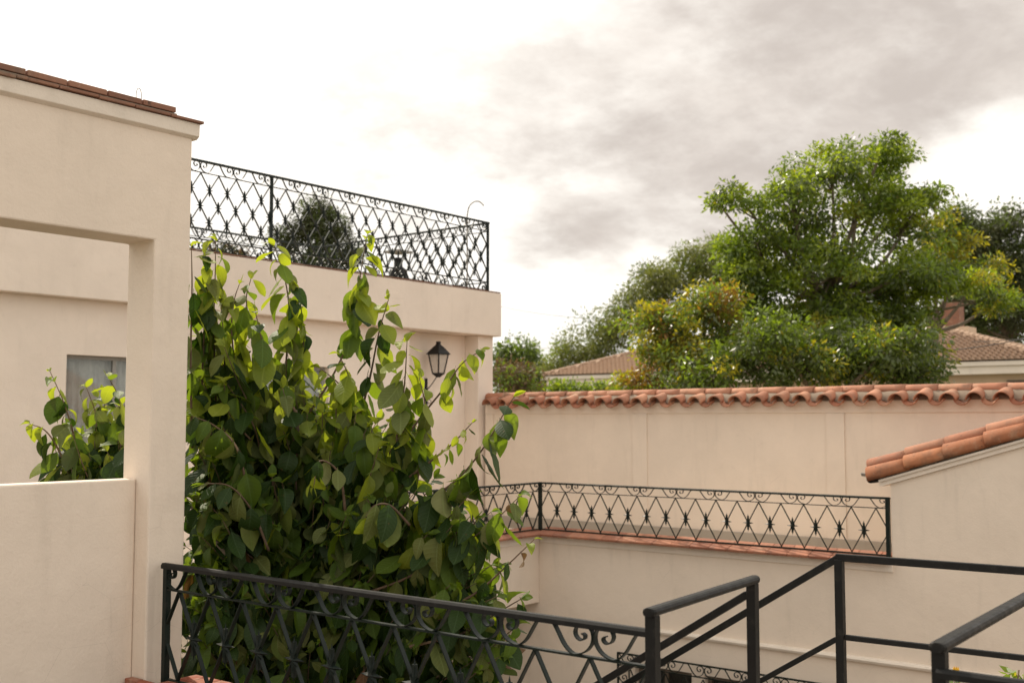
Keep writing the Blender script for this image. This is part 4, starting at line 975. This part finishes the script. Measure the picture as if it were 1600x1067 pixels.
for (px, py, rx, ry, b0, rb, cnt, yg) in FILL:
    for _ in range(cnt):
        a = random.random() * 6.283; rr_ = random.random() ** .5
        x = px + rx * rr_ * math.cos(a); y = py + ry * rr_ * math.sin(a); bb = b0 + random.uniform(-rb, rb)
        tip = at_b(x, y, bb); c0 = at_b(500 if px > 260 else 200, 900, 8.6 if px > 260 else 9.2)
        dirv = (tip - c0); dirv.z = abs(dirv.z) * .5 + .4; dirv.normalize()
        ln = random.uniform(.35, .6); st = tip - dirv * ln - Vector((0, 0, .1)); mid = st.lerp(tip, .5) + Vector((random.uniform(-.05, .05), random.uniform(-.05, .05), -.02))
        if tip.x < 4.75 and tip.y < 6.9: continue
        if st.x < 4.7 and st.y < 6.9: st.x = 4.75
        shoot([st, mid, tip], .95, .085, .19, yg, score=(9.2 - bb) * .25, mb=tw, r=.006, grey=.14 if yg > .05 else .08)
obj('twigs', tw.mesh('twigs', 'twig', True), SH, kind='stuff')
def in_view(q):
    p = q.translation + SHB; d = p.x * math.cos(YAW) + p.y * math.sin(YAW); a = (p.x * math.sin(YAW) - p.y * math.cos(YAW)) / d
    x = 800 + a * FPX; y = 655 - p.z / d * FPX
    return -10 < x < 1600 and y < 1075 and not (195 < x < 292) and d < 9.9
idx = sorted(range(len(leaves)), key=lambda i: -(leaves[i][3] + (0 if in_view(leaves[i][0]) else -10)))
single = set(idx[:298])
for i in idx[:298]:
    q, v, mt, _ = leaves[i]; o = bpy.data.objects.new('leaf', LEAFMESH[(v, mt)]); COL.objects.link(o); o.parent = SH; o.matrix_local = q
LV = [np.array(l.v) for l in LM]; LF = [l.f for l in LM]; VV = []; FF = []; UVS = []; MI = []; o_ = 0
for i, (q, v, mt, _) in enumerate(leaves):
    if i in single: continue
    A4 = np.array(q); pts = LV[v] @ A4[:3, :3].T + A4[:3, 3]; VV.append(pts); FF += [tuple(a + o_ for a in f) for f in LF[v]]; UVS += LM[v].uv; MI += [LEAFS.index(mt)] * len(LF[v]); o_ += len(pts)
me = bpy.data.meshes.new('foliage'); me.from_pydata(np.concatenate(VV).tolist(), [], FF)
for q in LEAFS: me.materials.append(M[q])
me.polygons.foreach_set('material_index', MI); me.polygons.foreach_set('use_smooth', [True] * len(FF)); me.update(); put_uv(me, UVS)
obj('foliage', me, SH, kind='stuff')
print('shrub leaves', len(leaves))

# ------------------------------------------------------------------ flowering shrub beyond the landing
fb = at_b(1530, 1060, 8.2); fb.z = GZ
FS = thing('flowering_shrub', 'leafy shrub with a yellow flower below the landing at the lower right', 'shrub', fb)
def rel(px, py, b): return at_b(px, py, b) - fb
m = MB()
tips = [(1492, 1062, 8.0), (1592, 1046, 8.2), (1550, 1064, 8.1), (1575, 1075, 8.2), (1520, 1085, 8.2), (1610, 1060, 8.4), (1480, 1090, 8.3)]
for tpt in tips: m.tube(catmull([(0, 0, 0), (random.uniform(-.1, .1), random.uniform(-.1, .1), 1.6), rel(*tpt)], 5), lambda i: .02 - .0014 * i, 6)
obj('stems', m.mesh('stems', 'twig', True), FS)
leaf_cloud('foliage_mass', [rel(x, y + 10, b) for x, y, b in tips] + [rel(1440 + 25 * i, 1110 + 12 * (i % 3), 8.3) for i in range(9)], .12, 42, .075, ['t_green', 't_yellow', 't_dark'], [.5, .2, .3], FS)['kind'] = 'stuff'
m = MB(); c = rel(1494, 1055, 7.95)
for i in range(9):
    a = i * 2 * math.pi / 9; d = Vector((math.cos(a), math.sin(a), .45)); s_ = Vector((-math.sin(a), math.cos(a), 0))
    m.add([c, c + d * .03 + s_ * .013, c + d * .055, c + d * .03 - s_ * .013], [(0, 1, 2, 3)])
    m.add([c + Vector((0, 0, .02)), c + Vector((0, 0, .02)) + d * .02 + s_ * .01, c + Vector((0, 0, .055)) + d * .02, c + Vector((0, 0, .02)) + d * .02 - s_ * .01], [(0, 1, 2, 3)])
obj('flower', m.mesh('flower', 'petal'), FS)
